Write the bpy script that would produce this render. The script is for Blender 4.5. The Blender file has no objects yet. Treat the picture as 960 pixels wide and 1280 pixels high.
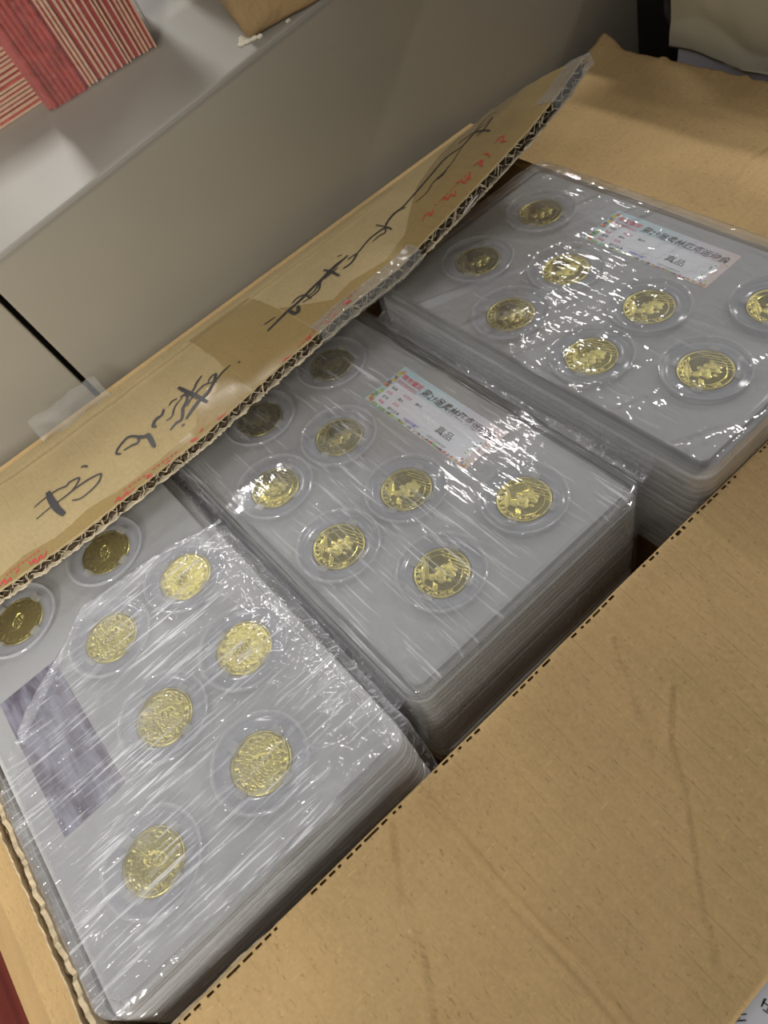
import bpy, bmesh, math, random
from mathutils import Vector, Matrix, Euler, noise
R_ = random.Random(7)
MM = 0.001
sc = bpy.context.scene
COL = sc.collection

# ------------------------------------------------------------ camera, world, lamps, exposure
cam_d = bpy.data.cameras.new('camera'); cam = bpy.data.objects.new('camera', cam_d); COL.objects.link(cam)
CR = ((0.63542357, 0.73957372, -0.22196306), (0.52794259, -0.6258841, -0.57406072), (-0.56348337, 0.24758796, -0.78815398))
m3 = Matrix((CR[0], [-v for v in CR[1]], [-v for v in CR[2]])).transposed()
cam.matrix_world = Matrix.Translation(Vector((226.3, -103.5, 275.3)) * MM) @ m3.to_4x4()
cam_d.sensor_fit = 'VERTICAL'; cam_d.sensor_height = 36.0; cam_d.lens = 934.74 / 1280 * 36.0
cam_d.clip_start = 0.01; cam_d.clip_end = 50
cam_d.dof.use_dof = True; cam_d.dof.focus_distance = 0.33; cam_d.dof.aperture_fstop = 14
sc.camera = cam

w = bpy.data.worlds.new('room_light'); sc.world = w; w.use_nodes = True
wn = w.node_tree.nodes; wl = w.node_tree.links
bg = wn['Background']
tc = wn.new('ShaderNodeTexCoord'); sx = wn.new('ShaderNodeSeparateXYZ'); cr = wn.new('ShaderNodeValToRGB')
wl.new(tc.outputs['Generated'], sx.inputs[0]); wl.new(sx.outputs['Z'], cr.inputs[0]); wl.new(cr.outputs[0], bg.inputs[0])
cr.color_ramp.elements[0].position = 0.0; cr.color_ramp.elements[0].color = (0.16, 0.14, 0.115, 1)
cr.color_ramp.elements[1].position = 0.75; cr.color_ramp.elements[1].color = (0.62, 0.61, 0.60, 1)
bg.inputs[1].default_value = 0.50

def lamp(name, loc, target, sx_, sy_, power, color, xdir=(1, 0, 0)):
    d = bpy.data.lights.new(name, 'AREA'); d.shape = 'RECTANGLE'; d.size = sx_; d.size_y = sy_; d.energy = power; d.color = color
    o = bpy.data.objects.new(name, d); COL.objects.link(o)
    z = (Vector(loc) - Vector(target)).normalized(); x = Vector(xdir); x = (x - z * x.dot(z)).normalized(); y = z.cross(x)
    o.matrix_world = Matrix.Translation(loc) @ Matrix((x, y, z)).transposed().to_4x4()
    return o
# two fluorescent tubes under the ceiling, then an added fill lamp
lamp('overhead_light', (-2.5, 0.25, 1.9), (0, 0, 0), 0.9, 0.09, 31, (1.0, 0.985, 0.95))
lamp('overhead_light', (-1.48, 1.31, 1.9), (0, 0, 0), 0.50, 0.06, 8, (1.0, 0.985, 0.95))
lamp('overhead_light', (0.20, 2.0, 2.1), (0, 0.2, 0), 0.8, 0.10, 26, (1.0, 0.985, 0.95))  # added to brighten the far flap, no such tube known
# added low fill, no known source: brightens the cabinet front and stack sides
lamp('front_fill_light', (1.35, -1.15, 1.05), (-0.1, 0, 0), 0.4, 0.9, 56, (1.0, 0.97, 0.90), (0, 1, 0))
sc.view_settings.view_transform = 'Standard'; sc.view_settings.look = 'None'; sc.view_settings.gamma = 1.0
sc.view_settings.use_curve_mapping = False
sc.view_settings.exposure = 0.08
sc.cycles.transparent_max_bounces = 24
sc.cycles.max_bounces = 10

# ------------------------------------------------------------ helpers
def link(o, parent=None):
    COL.objects.link(o)
    if parent is not None: o.parent = parent
    return o
def tag(o, label=None, cat=None, group=None, kind=None):
    if label: o['label'] = label
    if cat: o['category'] = cat
    if group: o['group'] = group
    if kind: o['kind'] = kind
    return o
def empty(name, loc=(0, 0, 0), rot=None, label=None, cat=None, group=None, parent=None):
    o = bpy.data.objects.new(name, None); o.empty_display_size = 0.01
    link(o, parent); o.location = Vector(loc) * MM
    if rot is not None: o.rotation_euler = rot
    return tag(o, label, cat, group)
class MB:
    def __init__(s): s.v = []; s.f = []; s.mi = []; s.cur = 0
    def vert(s, p): s.v.append((p[0] * MM, p[1] * MM, p[2] * MM)); return len(s.v) - 1
    def face(s, *i): s.f.append(tuple(i)); s.mi.append(s.cur)
    def quad(s, a, b, c, d): s.face(*[s.vert(p) for p in (a, b, c, d)])
    def box(s, x0, x1, y0, y1, z0, z1, fn=None):
        c = [(x, y, z) for z in (z0, z1) for y in (y0, y1) for x in (x0, x1)]
        if fn: c = [fn(p) for p in c]
        i = [s.vert(p) for p in c]
        for q in ((0, 2, 3, 1), (4, 5, 7, 6), (0, 1, 5, 4), (2, 6, 7, 3), (0, 4, 6, 2), (1, 3, 7, 5)): s.face(*[i[k] for k in q])
    def grid(s, nu, nv, fn, keep=None, closeu=False):
        ids = [[s.vert(fn(u / nu, v / nv)) for v in range(nv + 1)] for u in range(nu + 1)]
        for u in range(nu):
            for v in range(nv):
                if keep and not keep((u + .5) / nu, (v + .5) / nv): continue
                s.face(ids[u][v], ids[u + 1][v], ids[u + 1][v + 1], ids[u][v + 1])
        return ids
    def rings(s, loops, cap0=True, cap1=True):
        ids = [[s.vert(p) for p in l] for l in loops]; n = len(loops[0])
        for a, b in zip(ids, ids[1:]):
            for k in range(n): s.face(a[k], a[(k + 1) % n], b[(k + 1) % n], b[k])
        if cap0: s.face(*reversed(ids[0]))
        if cap1: s.face(*ids[-1])
    def mesh(s, name, mats, smooth=False, merge=0):
        me = bpy.data.meshes.new(name); me.from_pydata(s.v, [], s.f)
        for m in (mats if isinstance(mats, (list, tuple)) else [mats]): me.materials.append(m)
        for p, k in zip(me.polygons, s.mi): p.material_index = k; p.use_smooth = smooth
        if merge:
            b = bmesh.new(); b.from_mesh(me); bmesh.ops.remove_doubles(b, verts=b.verts, dist=merge * MM); b.to_mesh(me); b.free()
        me.update(); return me
    def build(s, name, mats, parent=None, smooth=False, loc=None, merge=0):
        o = link(bpy.data.objects.new(name, s.mesh(name, mats, smooth, merge)), parent)
        if loc: o.location = Vector(loc) * MM
        return o
def inst(name, me, parent=None, loc=(0, 0, 0), rot=None):
    o = link(bpy.data.objects.new(name, me), parent); o.location = Vector(loc) * MM
    if rot is not None: o.rotation_euler = rot
    return o
def rrect(hx, hy, r, z, n=6, cx=0, cy=0):
    P = []
    for (sx_, sy_, a0) in ((1, 1, 0), (-1, 1, 90), (-1, -1, 180), (1, -1, 270)):
        for k in range(n + 1):
            a = math.radians(a0 + 90 * k / n)
            P.append((cx + sx_ * (hx - r) + r * math.cos(a), cy + sy_ * (hy - r) + r * math.sin(a), z))
    return P
def nz(x, y, z=0.0): return noise.noise(Vector((x, y, z)))
def sm(a, b, x):
    t = min(1, max(0, (x - a) / (b - a))); return t * t * (3 - 2 * t)

# ------------------------------------------------------------ materials
def newmat(name):
    m = bpy.data.materials.new(name); m.use_nodes = True; nt = m.node_tree
    for n in list(nt.nodes): nt.nodes.remove(n)
    out = nt.nodes.new('ShaderNodeOutputMaterial'); return m, nt, out
def N(nt, t, **k):
    n = nt.nodes.new(t)
    for a, b in k.items():
        if a.startswith('i_'): n.inputs[a[2:].replace('_', ' ')].default_value = b
        else: setattr(n, a, b)
    return n
def coords(nt, scale=(1, 1, 1), rot=(0, 0, 0)):
    t = N(nt, 'ShaderNodeTexCoord'); m = N(nt, 'ShaderNodeMapping')
    m.inputs['Scale'].default_value = [1000 * s for s in scale]; m.inputs['Rotation'].default_value = rot
    nt.links.new(t.outputs['Object'], m.inputs[0]); return m.outputs[0]
def noise_t(nt, vec, scale, detail=2, rough=.5, dist=0):
    n = N(nt, 'ShaderNodeTexNoise'); n.inputs['Scale'].default_value = scale; n.inputs['Detail'].default_value = detail
    n.inputs['Roughness'].default_value = rough; n.inputs['Distortion'].default_value = dist
    nt.links.new(vec, n.inputs['Vector']); return n.outputs[0]
def ramp(nt, v, stops):
    r = N(nt, 'ShaderNodeValToRGB'); e = r.color_ramp.elements
    while len(e) < len(stops): e.new(.5)
    for el, (p, c) in zip(e, stops): el.position = p; el.color = (c, c, c, 1) if isinstance(c, (int, float)) else (*c, 1)
    nt.links.new(v, r.inputs[0]); return r.outputs[0]
def math_(nt, op, a, b):
    n = N(nt, 'ShaderNodeMath', operation=op)
    for i, x in enumerate((a, b)):
        if isinstance(x, (int, float)): n.inputs[i].default_value = x
        else: nt.links.new(x, n.inputs[i])
    return n.outputs[0]
def mixc(nt, f, a, b, mode='MIX'):
    n = N(nt, 'ShaderNodeMix', data_type='RGBA', blend_type=mode)
    for i, x in ((0, f), (6, a), (7, b)):
        if isinstance(x, (int, float)): n.inputs[i].default_value = x
        elif isinstance(x, tuple): n.inputs[i].default_value = (*x, 1)
        else: nt.links.new(x, n.inputs[i])
    return n.outputs[2]
def bump(nt, h, dist=.3, strength=1.0, normal=None):
    b = N(nt, 'ShaderNodeBump'); b.inputs['Distance'].default_value = dist * MM; b.inputs['Strength'].default_value = strength
    nt.links.new(h, b.inputs['Height'])
    if normal is not None: nt.links.new(normal, b.inputs['Normal'])
    return b.outputs[0]
def principled(nt, out, col, rough=.5, metal=0, normal=None, spec=.5):
    p = N(nt, 'ShaderNodeBsdfPrincipled')
    if isinstance(col, tuple): p.inputs['Base Color'].default_value = (*col, 1)
    else: nt.links.new(col, p.inputs['Base Color'])
    if isinstance(rough, (int, float)): p.inputs['Roughness'].default_value = rough
    else: nt.links.new(rough, p.inputs['Roughness'])
    p.inputs['Metallic'].default_value = metal; p.inputs['Specular IOR Level'].default_value = spec
    if normal is not None: nt.links.new(normal, p.inputs['Normal'])
    nt.links.new(p.outputs[0], out.inputs[0]); return p
def plain(name, col, rough=.5, metal=0, spec=.5, bscale=None, bdist=.1, var=0):
    m, nt, out = newmat(name); nrm = None; c = col
    if bscale:
        v = coords(nt); h = noise_t(nt, v, bscale, 3); nrm = bump(nt, h, bdist)
        if var:
            f = ramp(nt, noise_t(nt, v, bscale * .37, 3), [(.3, 0), (.7, 1)]); c = mixc(nt, f, tuple(x * (1 - var) for x in col), col)
    principled(nt, out, c, rough, metal, nrm, spec); return m
def cardboard(name, col, flute='x', pitch=7.5, fl=.06, speck=.5, pin=.16):
    """kraft board: mottled colour, dark short fibres, faint flute relief running along the given axis"""
    m, nt, out = newmat(name); v = coords(nt)
    f1 = ramp(nt, noise_t(nt, v, .03, 4), [(.3, 0), (.7, 1)])
    c = mixc(nt, f1, tuple(x * .86 for x in col), col)
    f2 = ramp(nt, noise_t(nt, v, .55, 3, .6), [(.35, 0), (.7, 1)])
    c = mixc(nt, math_(nt, 'MULTIPLY', f2, .35), c, tuple(min(1, x * 1.28) for x in col))
    rot = (0, 0, .6) if flute == 'x' else (0, 0, 2.0)
    f3 = ramp(nt, noise_t(nt, coords(nt, (.28, 1.15, 1), rot), .9, 2, .5, .6), [(.645, 0), (.70, 1)])
    c = mixc(nt, math_(nt, 'MULTIPLY', f3, speck), c, tuple(x * .42 for x in col))
    f4 = ramp(nt, noise_t(nt, coords(nt, (1.1, .3, 1), rot), .8, 2, .5, .8), [(.66, 0), (.72, 1)])
    c = mixc(nt, math_(nt, 'MULTIPLY', f4, speck * .6), c, tuple(min(1, x * 1.5) for x in col))
    t = N(nt, 'ShaderNodeTexCoord'); s = N(nt, 'ShaderNodeSeparateXYZ'); nt.links.new(t.outputs['Object'], s.inputs[0])
    ph = math_(nt, 'MULTIPLY', s.outputs['Y' if flute == 'x' else 'X'], 1000 * 2 * math.pi / pitch)
    wv = math_(nt, 'SINE', ph, 0)
    gate = ramp(nt, noise_t(nt, coords(nt, (.05, .22, .2) if flute == 'x' else (.22, .05, .2)), 1.0, 3, .7), [(.42, 0), (.62, 1)])
    # short broken pinch lines along the flutes
    pin_ = ramp(nt, wv, [(.0, 0), (.86, 0), (1.0, 1)])
    pn = math_(nt, 'MULTIPLY', pin_, gate)
    c = mixc(nt, math_(nt, 'MULTIPLY', pn, pin), c, tuple(x * .55 for x in col))
    n1 = bump(nt, wv, fl, 1.0)
    n2 = bump(nt, noise_t(nt, v, .25, 4, .65), .25, .6, n1)
    n3 = bump(nt, pn, -.12, 1.0, n2)
    principled(nt, out, c, .78, 0, n3, .18); return m
def clear(name, tint=(.97, .97, .97), haze=.05, hcol=(.8, .8, .82), rough=.06, f0=.05, power=4, streak=None, bmp=None, fmax=.9):
    """thin clear plastic: see-through, glossy more strongly at grazing angles, a little haze"""
    m, nt, out = newmat(name)
    nrm = None
    if bmp:
        for (scl, ax, rot, dist, det) in bmp: nrm = bump(nt, noise_t(nt, coords(nt, ax, rot), scl, det, .6, .3), dist, 1.0, nrm)
    tr = N(nt, 'ShaderNodeBsdfTransparent'); tr.inputs[0].default_value = (*tint, 1)
    gl = N(nt, 'ShaderNodeBsdfGlossy'); gl.inputs['Color'].default_value = (1, 1, 1, 1); gl.inputs['Roughness'].default_value = rough
    if nrm is not None: nt.links.new(nrm, gl.inputs['Normal'])
    lw = N(nt, 'ShaderNodeLayerWeight')
    f = math_(nt, 'ADD', math_(nt, 'MULTIPLY', math_(nt, 'POWER', lw.outputs['Facing'], power), fmax), f0)
    mx = N(nt, 'ShaderNodeMixShader'); nt.links.new(f, mx.inputs[0]); nt.links.new(tr.outputs[0], mx.inputs[1]); nt.links.new(gl.outputs[0], mx.inputs[2])
    df = N(nt, 'ShaderNodeBsdfDiffuse'); df.inputs[0].default_value = (*hcol, 1)
    if nrm is not None: nt.links.new(nrm, df.inputs['Normal'])
    m2 = N(nt, 'ShaderNodeMixShader'); nt.links.new(mx.outputs[0], m2.inputs[1]); nt.links.new(df.outputs[0], m2.inputs[2])
    if streak:
        acc = None
        for (scl, ax, rot, lo, hi, amt) in streak:
            s_ = math_(nt, 'MULTIPLY', ramp(nt, noise_t(nt, coords(nt, ax, rot), scl, 3, .55, .4), [(lo, 0), (hi, 1)]), amt)
            acc = s_ if acc is None else math_(nt, 'ADD', acc, s_)
        pat = ramp(nt, noise_t(nt, coords(nt), .022, 2), [(.36, .25), (.62, 1)]); nt.links.new(math_(nt, 'ADD', math_(nt, 'MULTIPLY', acc, pat), haze), m2.inputs[0])
    else: m2.inputs[0].default_value = haze
    nt.links.new(m2.outputs[0], out.inputs[0]); return m

CARD = (0.47, 0.318, 0.148)
M = {}
M['card_x'] = cardboard('kraft_board_flutes_across', CARD, 'x')
M['card_y'] = cardboard('kraft_board_flutes_along', (0.53, 0.36, 0.168), 'y')
M['card_out'] = cardboard('outer_kraft_board', (0.41, 0.315, 0.165), 'x', fl=.012, speck=.15, pin=.04)
M['medium'] = plain('shade_darkened_fluting', (.085, .057, .03), .85)  # kraft tone taken down: shade inside the flute cells put into the colour
M['liner'] = plain('board_liner_edge', (0.70, 0.59, 0.41), .8, bscale=.6, bdist=.15, var=.3)
M['torn'] = plain('torn_board', (0.60, 0.48, 0.31), .9, bscale=.5, bdist=.5, var=.35)
M['ink'] = plain('marker_ink', (0.035, 0.032, 0.035), .45)
M['red_ink'] = plain('red_print', (0.50, 0.055, 0.045), .6)
M['white'] = plain('white_paper', (0.82, 0.82, 0.84), .6)
M['shell'] = clear('clear_slab_shell', (.965, .965, .965), .05, (.55, .55, .56), .07, .06, 3.0)
M['shell_low'] = clear('slab_shell_stacked_brightened', (.95, .95, .95), .62, (.95, .95, .93), .10, .12, 2.4)  # paler and hazier than the top shell: light on the stack sides put in
M['insert'] = plain('grey_insert_card', (0.40, 0.398, 0.40), .5, spec=.3, bscale=.8, bdist=.02, var=.04)
M['holder'] = clear('frosted_capsule', (.9, .9, .92), .34, (.58, .59, .64), .12, .05, 4)
M['ridge'] = clear('clear_capsule_rim', (.94, .94, .95), .22, (.75, .76, .78), .05, .10, 2.5)
M['tab'] = clear('clear_tab', (.9, .9, .88), .30, (.72, .71, .66), .12, .10, 2.5)
def gold(name, col, rough, bs, bd):
    m, nt, out = newmat(name); v = coords(nt)
    n = bump(nt, noise_t(nt, v, bs, 3, .6), bd)
    c = mixc(nt, ramp(nt, noise_t(nt, v, bs * .5, 2), [(.35, 0), (.65, 1)]), tuple(x * .82 for x in col), col)
    principled(nt, out, c, rough, 1.0, n); return m
M['gold'] = gold('brass_gold_polished', (0.36, 0.30, 0.070), .16, .9, .01)
M['gold_frost'] = gold('brass_gold_frosted', (0.64, 0.555, 0.175), .42, 2.5, .05)
M['gold_dull'] = gold('brass_gold_dull', (0.36, 0.30, 0.10), .45, 2.0, .08)
M['gold_grain'] = gold('grained_brass_gold', (0.74, 0.645, 0.19), .30, 1.9, .12)
film_x = dict(rough=.05, f0=.07, power=3.0, fmax=.8)
M['film_mid'] = clear('stretch_film_middle', (.97, .97, .97), .035, (.85, .85, .86), streak=[
    (.55, (.05, 1.0, .3), (0, 0, .12), .585, .66, .34), (.9, (.05, 1.1, .3), (0, 0, -.25), .62, .69, .30), (.03, (1, 1, 1), (0, 0, 0), .45, .7, .10)],
    bmp=[(.5, (.10, 1.0, .3), (0, 0, .12), .20, 2), (.05, (1, 1, 1), (0, 0, 0), .5, 2)], **film_x)
M['film_left'] = clear('stretch_film_left', (.96, .96, .97), .06, (.86, .86, .90), streak=[
    (.7, (1.0, .05, .3), (0, 0, .10), .57, .65, .42), (.8, (1.1, .06, .3), (0, 0, .75), .60, .68, .32), (.9, (1.1, .06, .3), (0, 0, -.7), .63, .69, .24), (.035, (1, 1, 1), (0, 0, 0), .4, .7, .16)],
    bmp=[(.8, (1.0, .09, .3), (0, 0, .10), .75, 2), (.25, (1, .4, 1), (0, 0, .5), 1.2, 3)], **film_x)
M['film_right'] = clear('stretch_film_right', (.97, .97, .97), .035, (.85, .85, .86), streak=[
    (.5, (.06, 1.0, .3), (0, 0, -.1), .61, .69, .18), (.04, (1, 1, 1), (0, 0, 0), .45, .7, .08)],
    bmp=[(.22, (.12, 1.0, .3), (0, 0, -.32), .9, 2), (.05, (1, 1, 1), (0, 0, 0), .5, 2)], **film_x)
M['bagfilm'] = clear('bag_film', (.95, .94, .93), .03, (.8, .8, .75), .07, .035, 4, bmp=[(.12, (1, 1, 1), (0, 0, 0), 1.2, 3)])
M['tape'] = clear('brown_packing_tape', (.90, .85, .70), .10, (.42, .36, .23), .22, .03, 4, bmp=[(.12, (1, .3, 1), (0, 0, .3), .25, 3)])
M['cleartape'] = clear('clear_tape', (.9, .9, .88), .15, (.7, .7, .68), .12, .06, 3, bmp=[(.3, (1, 1, 1), (0, 0, .3), .5, 3)])
def painted(name, col, rough):
    m, nt, out = newmat(name); v = coords(nt)
    f = ramp(nt, noise_t(nt, v, .012, 3), [(.3, 0), (.7, 1)])
    c = mixc(nt, f, tuple(x * .93 for x in col), col)
    g = ramp(nt, noise_t(nt, coords(nt, (1, .5, 1)), .06, 5, .75), [(.70, 0), (.76, 1)])
    c = mixc(nt, math_(nt, 'MULTIPLY', g, .45), c, tuple(x * .45 for x in col))
    n = bump(nt, noise_t(nt, v, .55, 2), .05)
    principled(nt, out, c, rough, 0, n, .5); return m
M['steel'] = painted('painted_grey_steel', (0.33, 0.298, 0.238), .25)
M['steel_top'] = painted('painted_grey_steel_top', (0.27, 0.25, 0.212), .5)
M['dark'] = plain('dark_panel', (0.022, 0.019, 0.017), .7, bscale=.5, bdist=.2, var=.4)
M['black'] = plain('black_gap', (0.01, 0.009, 0.008), .9)
M['film_roll'] = clear('crumpled_film_roll', (.95, .95, .96), .10, (.85, .85, .9), .08, .10, 2.2, streak=[(.8, (1.2, .25, 1), (0, 0, .2), .55, .65, .35)], bmp=[(.5, (1, .25, 1), (0, 0, .2), .9, 3)])

# ------------------------------------------------------------ floor, dark back wall, steel cabinet
def floor_mat():
    m, nt, out = newmat('dark_red_floor'); v = coords(nt, (.02, .3, 1))
    f = ramp(nt, noise_t(nt, v, .35, 4, .6), [(.3, 0), (.7, 1)])
    principled(nt, out, mixc(nt, f, (.085, .012, .008), (.17, .030, .018)), .35, 0, None, .4); return m
b = MB(); b.box(-450, 1500, -1300, 700, -180, -170); fl = b.build('floor', floor_mat()); fl['kind'] = 'structure'

A = math.atan(.127)
tilt = Matrix.Rotation(A, 4, 'X') @ Matrix.Rotation(-.045, 4, 'Z')
def wf(x, y, z): return tuple(v / MM for v in (tilt @ Vector((x * MM, y * MM, z * MM))))
b = MB(); b.box(-176, 620, 389, 401, -230, 50)
b2_ = MB(); b2_.box(620, 632, -480, 400, -230, 900)  # unseen wall, added to shade the cabinet front from the low fill
wr_ = b2_.build('unseen_shade_wall', M['dark']); wr_.matrix_basis = tilt; wr_['kind'] = 'structure'
bw = b.build('wall_back', M['dark']); bw.matrix_basis = tilt; bw['kind'] = 'structure'

cab = empty('steel_cabinet', (0, 0, 0), None, 'grey painted steel cabinet with a ledge top behind the carton', 'cabinet')
cab.matrix_basis = tilt
def rounded_panel(x1, y0, y1, z0, z1, r=1.2):
    b = MB(); L = []
    for (i, x) in ((0, x1 - 20), (0, x1 - r), (r * .3, x1 - r * .3), (r, x1)):
        L.append([(x, y0 + i, z0 + i), (x, y1 - i, z0 + i), (x, y1 - i, z1 - i), (x, y0 + i, z1 - i)])
    b.rings(L); return b
FX = -173.5
rounded_panel(FX, -560, -84.4, -215, 104).build('front_panel', M['steel'], cab)
rounded_panel(FX, -81.2, 388, -215, 104).build('front_panel', M['steel'], cab)
b = MB(); b.box(FX - 24, FX - 8, -90, -74, -210, 100); b.build('gap_backing', M['black'], cab)
b = MB()   # top: the ledge, with a soft folded front edge
prof = [(FX - 260, 101.0), (FX - 260, 105.0), (FX - 3, 105.0), (FX - 1.2, 104.7), (FX - .3, 104.0), (FX + .1, 102.6), (FX + .1, 101.0)]
b.rings([[(x, y, z) for (x, z) in prof] for y in (-560, 388)])
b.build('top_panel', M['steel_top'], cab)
b = MB(); b.box(FX - 270, FX - 262, -560, 388, 0, 112); b.build('rear_lip', M['steel'], cab)

# ------------------------------------------------------------ the slabs
HX, HY, PITCH = 108.4, 69.0, 8.6
def slab_shell(name, mat):
    b = MB(); r = 8
    prof = [(2.2, -8.3), (.9, -8.1), (.25, -7.5), (0, -6.9), (0, -4.9), (.7, -4.5), (.7, -4.3), (0, -3.9), (0, -1.9), (.3, -1.2), (1.0, -.9), (3.6, -.9), (4.0, -1.3), (4.8, -1.3), (5.2, -.2), (6.0, 0.0)]
    b.rings([rrect(HX - i, HY - i, max(1.5, r - i), z) for i, z in prof]); return b.mesh(name, mat, False)
ME_shell = slab_shell('clear_shell', M['shell']); ME_shell_low = slab_shell('clear_shell_stacked', M['shell_low'])
def ins_mesh():
    b = MB(); b.rings([rrect(HX - i, HY - i, 5, z) for i, z in ((5.0, -5.2), (4.6, -5.0), (4.6, -3.4), (5.0, -3.2))]); return b.mesh('insert_card', M['insert'])
ME_ins = ins_mesh()
def lathe(b, prof, n=64, cap=True):
    b.rings([[(r * math.cos(2 * math.pi * k / n), r * math.sin(2 * math.pi * k / n), z) for k in range(n)] for r, z in prof], False, False)
def holder_mesh():
    b = MB(); lathe(b, [(12.9, -3.1), (12.9, -1.5), (13.4, -1.15), (17.2, -1.1), (17.9, -1.5), (19.2, -1.5)]); me = b.mesh('coin_holder', M['holder'], True)
    return me
def ridge_mesh():
    b = MB(); lathe(b, [(19.0, -2.8), (19.1, .15), (19.45, .7), (19.9, .85), (20.35, .65), (20.6, .05), (20.6, -.1)]); return b.mesh('capsule_rim', M['ridge'], True)
def tab_mesh():
    b = MB(); b.rings([[(x + i, -2.2 + i * 0, z), (x2 - i, -2.2, z), (x2 - i, 2.2, z), (x + i, 2.2, z)] for (i, x, x2, z) in ((0, 11.7, 15.2, -1.6), (0, 11.7, 15.2, -.7), (.4, 11.7, 15.2, -.35))])
    return b.mesh('retaining_tab', M['tab'])
ME_hold, ME_ridge, ME_tab = holder_mesh(), ridge_mesh(), tab_mesh()

def coin_mesh(name, hf, mat, feat, nr=52, nt=192):
    b = MB(); R = 12.5
    top = []
    c0 = b.vert((0, 0, 1.5 + hf(0, 0)))
    for i in range(1, nr + 1):
        r = R * i / nr; row = []
        for k in range(nt):
            a = 2 * math.pi * k / nt; x, y = r * math.cos(a), r * math.sin(a); row.append(b.vert((x, y, 1.5 + hf(x, y))))
        top.append(row)
    for k in range(nt): b.face(c0, top[0][k], top[0][(k + 1) % nt])
    for i_, (A_, B_) in enumerate(zip(top, top[1:])):
        for k in range(nt):
            rr__ = R * (i_ + 1.5) / nr; aa_ = 2 * math.pi * (k + .5) / nt; b.cur = feat(rr__ * math.cos(aa_), rr__ * math.sin(aa_)); b.face(A_[k], B_[k], B_[(k + 1) % nt], A_[(k + 1) % nt])
    prev = top[-1]; b.cur = 0
    for (r, z) in ((R + .12, 1.45), (R + .12, .15), (R, 0)):
        cur = [b.vert((r * math.cos(2 * math.pi * k / nt), r * math.sin(2 * math.pi * k / nt), z)) for k in range(nt)]
        for k in range(nt): b.face(prev[k], cur[k], cur[(k + 1) % nt], prev[(k + 1) % nt])
        prev = cur
    b.face(*reversed(prev)); return b.mesh(name, mat, True)
rb = random.Random(3)
glyph = [[rb.random() > .4 for _ in range(9)] for _ in range(16)]
blobs = [(1.5, 3.5, 2.6, .75), (4.4, 2.2, 1.5, .5), (-1.4, 2.6, 1.4, .45), (.2, -.8, 2.4, .7), (2.6, -2.6, 1.9, .55), (-2.8, -.2, 1.2, .4), (-1.4, -4.4, 2.0, .5), (5.2, -.6, 1.0, .4), (3.6, 4.9, 1.0, .35), (-.6, 5.4, 1.0, .35)]
def h_sport(x, y):
    r = math.hypot(x, y); h = .38 * sm(11.5, 11.8, r) - .25 * sm(12.2, 12.5, r)
    a = math.degrees(math.atan2(y, x)) % 360
    if 9.55 < r < 11.4 and 165 < a < 345:
        k = (a - 165) / 15.0; i = int(k); u = (k - i - .5) * 2.0 * 1.25; v = (r - 10.5) / .8
        if abs(u) < 1 and abs(v) < 1 and glyph[i][int((u + 1) * 1.499) * 3 + int((v + 1) * 1.499)]: h += .26
    h += .16 * math.exp(-((r - 9.2) / .16) ** 2)
    if r < 9.1:
        for (bx, by, s, hh) in blobs:
            d = ((x - bx) ** 2 + (y - by) ** 2) / (s * s)
            if d < 4: h += hh * (.45 * math.exp(-d * 1.3) + .35 * (1 - sm(.55, 1.0, d)))
        q = x * .82 + y * .57   # raised track lines, lower left
        if x < -2.5 and y < -.5:
            for k in range(3): h += .22 * math.exp(-((y + x * .75 + 2.2 + k * 1.0 + 5.0) / .22) ** 2)
        if y < -5.6 and x > -2:
            for k in range(3): h += .25 * math.exp(-((x + y * .9 + 4.4 - k * 1.1) / .22) ** 2)
    if y > 6.2 and 0 < r < 11.3:
        h += .18 * max(0, math.sin((y * .93 - x * .33) * 4.2))
    if x * -.72 + y * -.69 > 7.4 and r < 9.0: h = .05 + ((-x * .72 - y * .69) - 7.4) * .16
    return h
def h_grain(x, y):
    r = math.hypot(x, y); h = .35 * sm(11.7, 12.0, r) - .25 * sm(12.25, 12.5, r)
    if r < 11.7:
        h += .16 * nz(x * 1.9 + 5, y * 1.9) + .10 * nz(x * .8, y * .8 + 9)
        u, v = (x - .6) * .9 - y * .35, (y + .2) * .9 + x * .35
        e = math.hypot(u / 2.1, v / 3.9)
        h += .35 * math.exp(-((e - 1.12) / .10) ** 2)
        if e < 1: h += -.35 + .35 * abs(nz(x * 1.1 + 20, y * 1.1)) * 2
        a = math.degrees(math.atan2(y, x)) % 360
        if 9.0 < r < 10.9:
            k = a / 20.0; i = int(k); u = (k - i - .5) * 2 * 1.7; v = (r - 9.95) / .9
            if abs(u) < 1 and abs(v) < 1 and glyph[i % 16][int((u + 1) * 1.499) * 3 + int((v + 1) * 1.499)]: h += .26
    return h
def f_sport(x, y):
    r_ = math.hypot(x, y)
    if r_ > 12.0: return 1
    if x * -.72 + y * -.69 > 7.4 and r_ < 9.0: return 1
    if 9.4 < r_ < 11.6: return 1 if h_sport(x, y) > .13 else 0
    return 1 if h_sport(x, y) > .10 else 0
def f_grain(x, y):
    r_ = math.hypot(x, y)
    u, v = (x - .6) * .9 - y * .35, (y + .2) * .9 + x * .35
    if math.hypot(u / 2.1, v / 3.9) < 1: return 1 if nz(x * 1.1 + 20, y * 1.1) > .12 else 0
    if 9.0 < r_ < 10.9 and h_grain(x, y) > .28: return 1
    return 1 if r_ > 11.6 and r_ < 11.9 else 0
ME_coin = coin_mesh('sport_coin', h_sport, [M['gold'], M['gold_frost']], f_sport); ME_coing = coin_mesh('grained_coin', h_grain, [M['gold_grain'], M['gold_dull']], f_grain)

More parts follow.
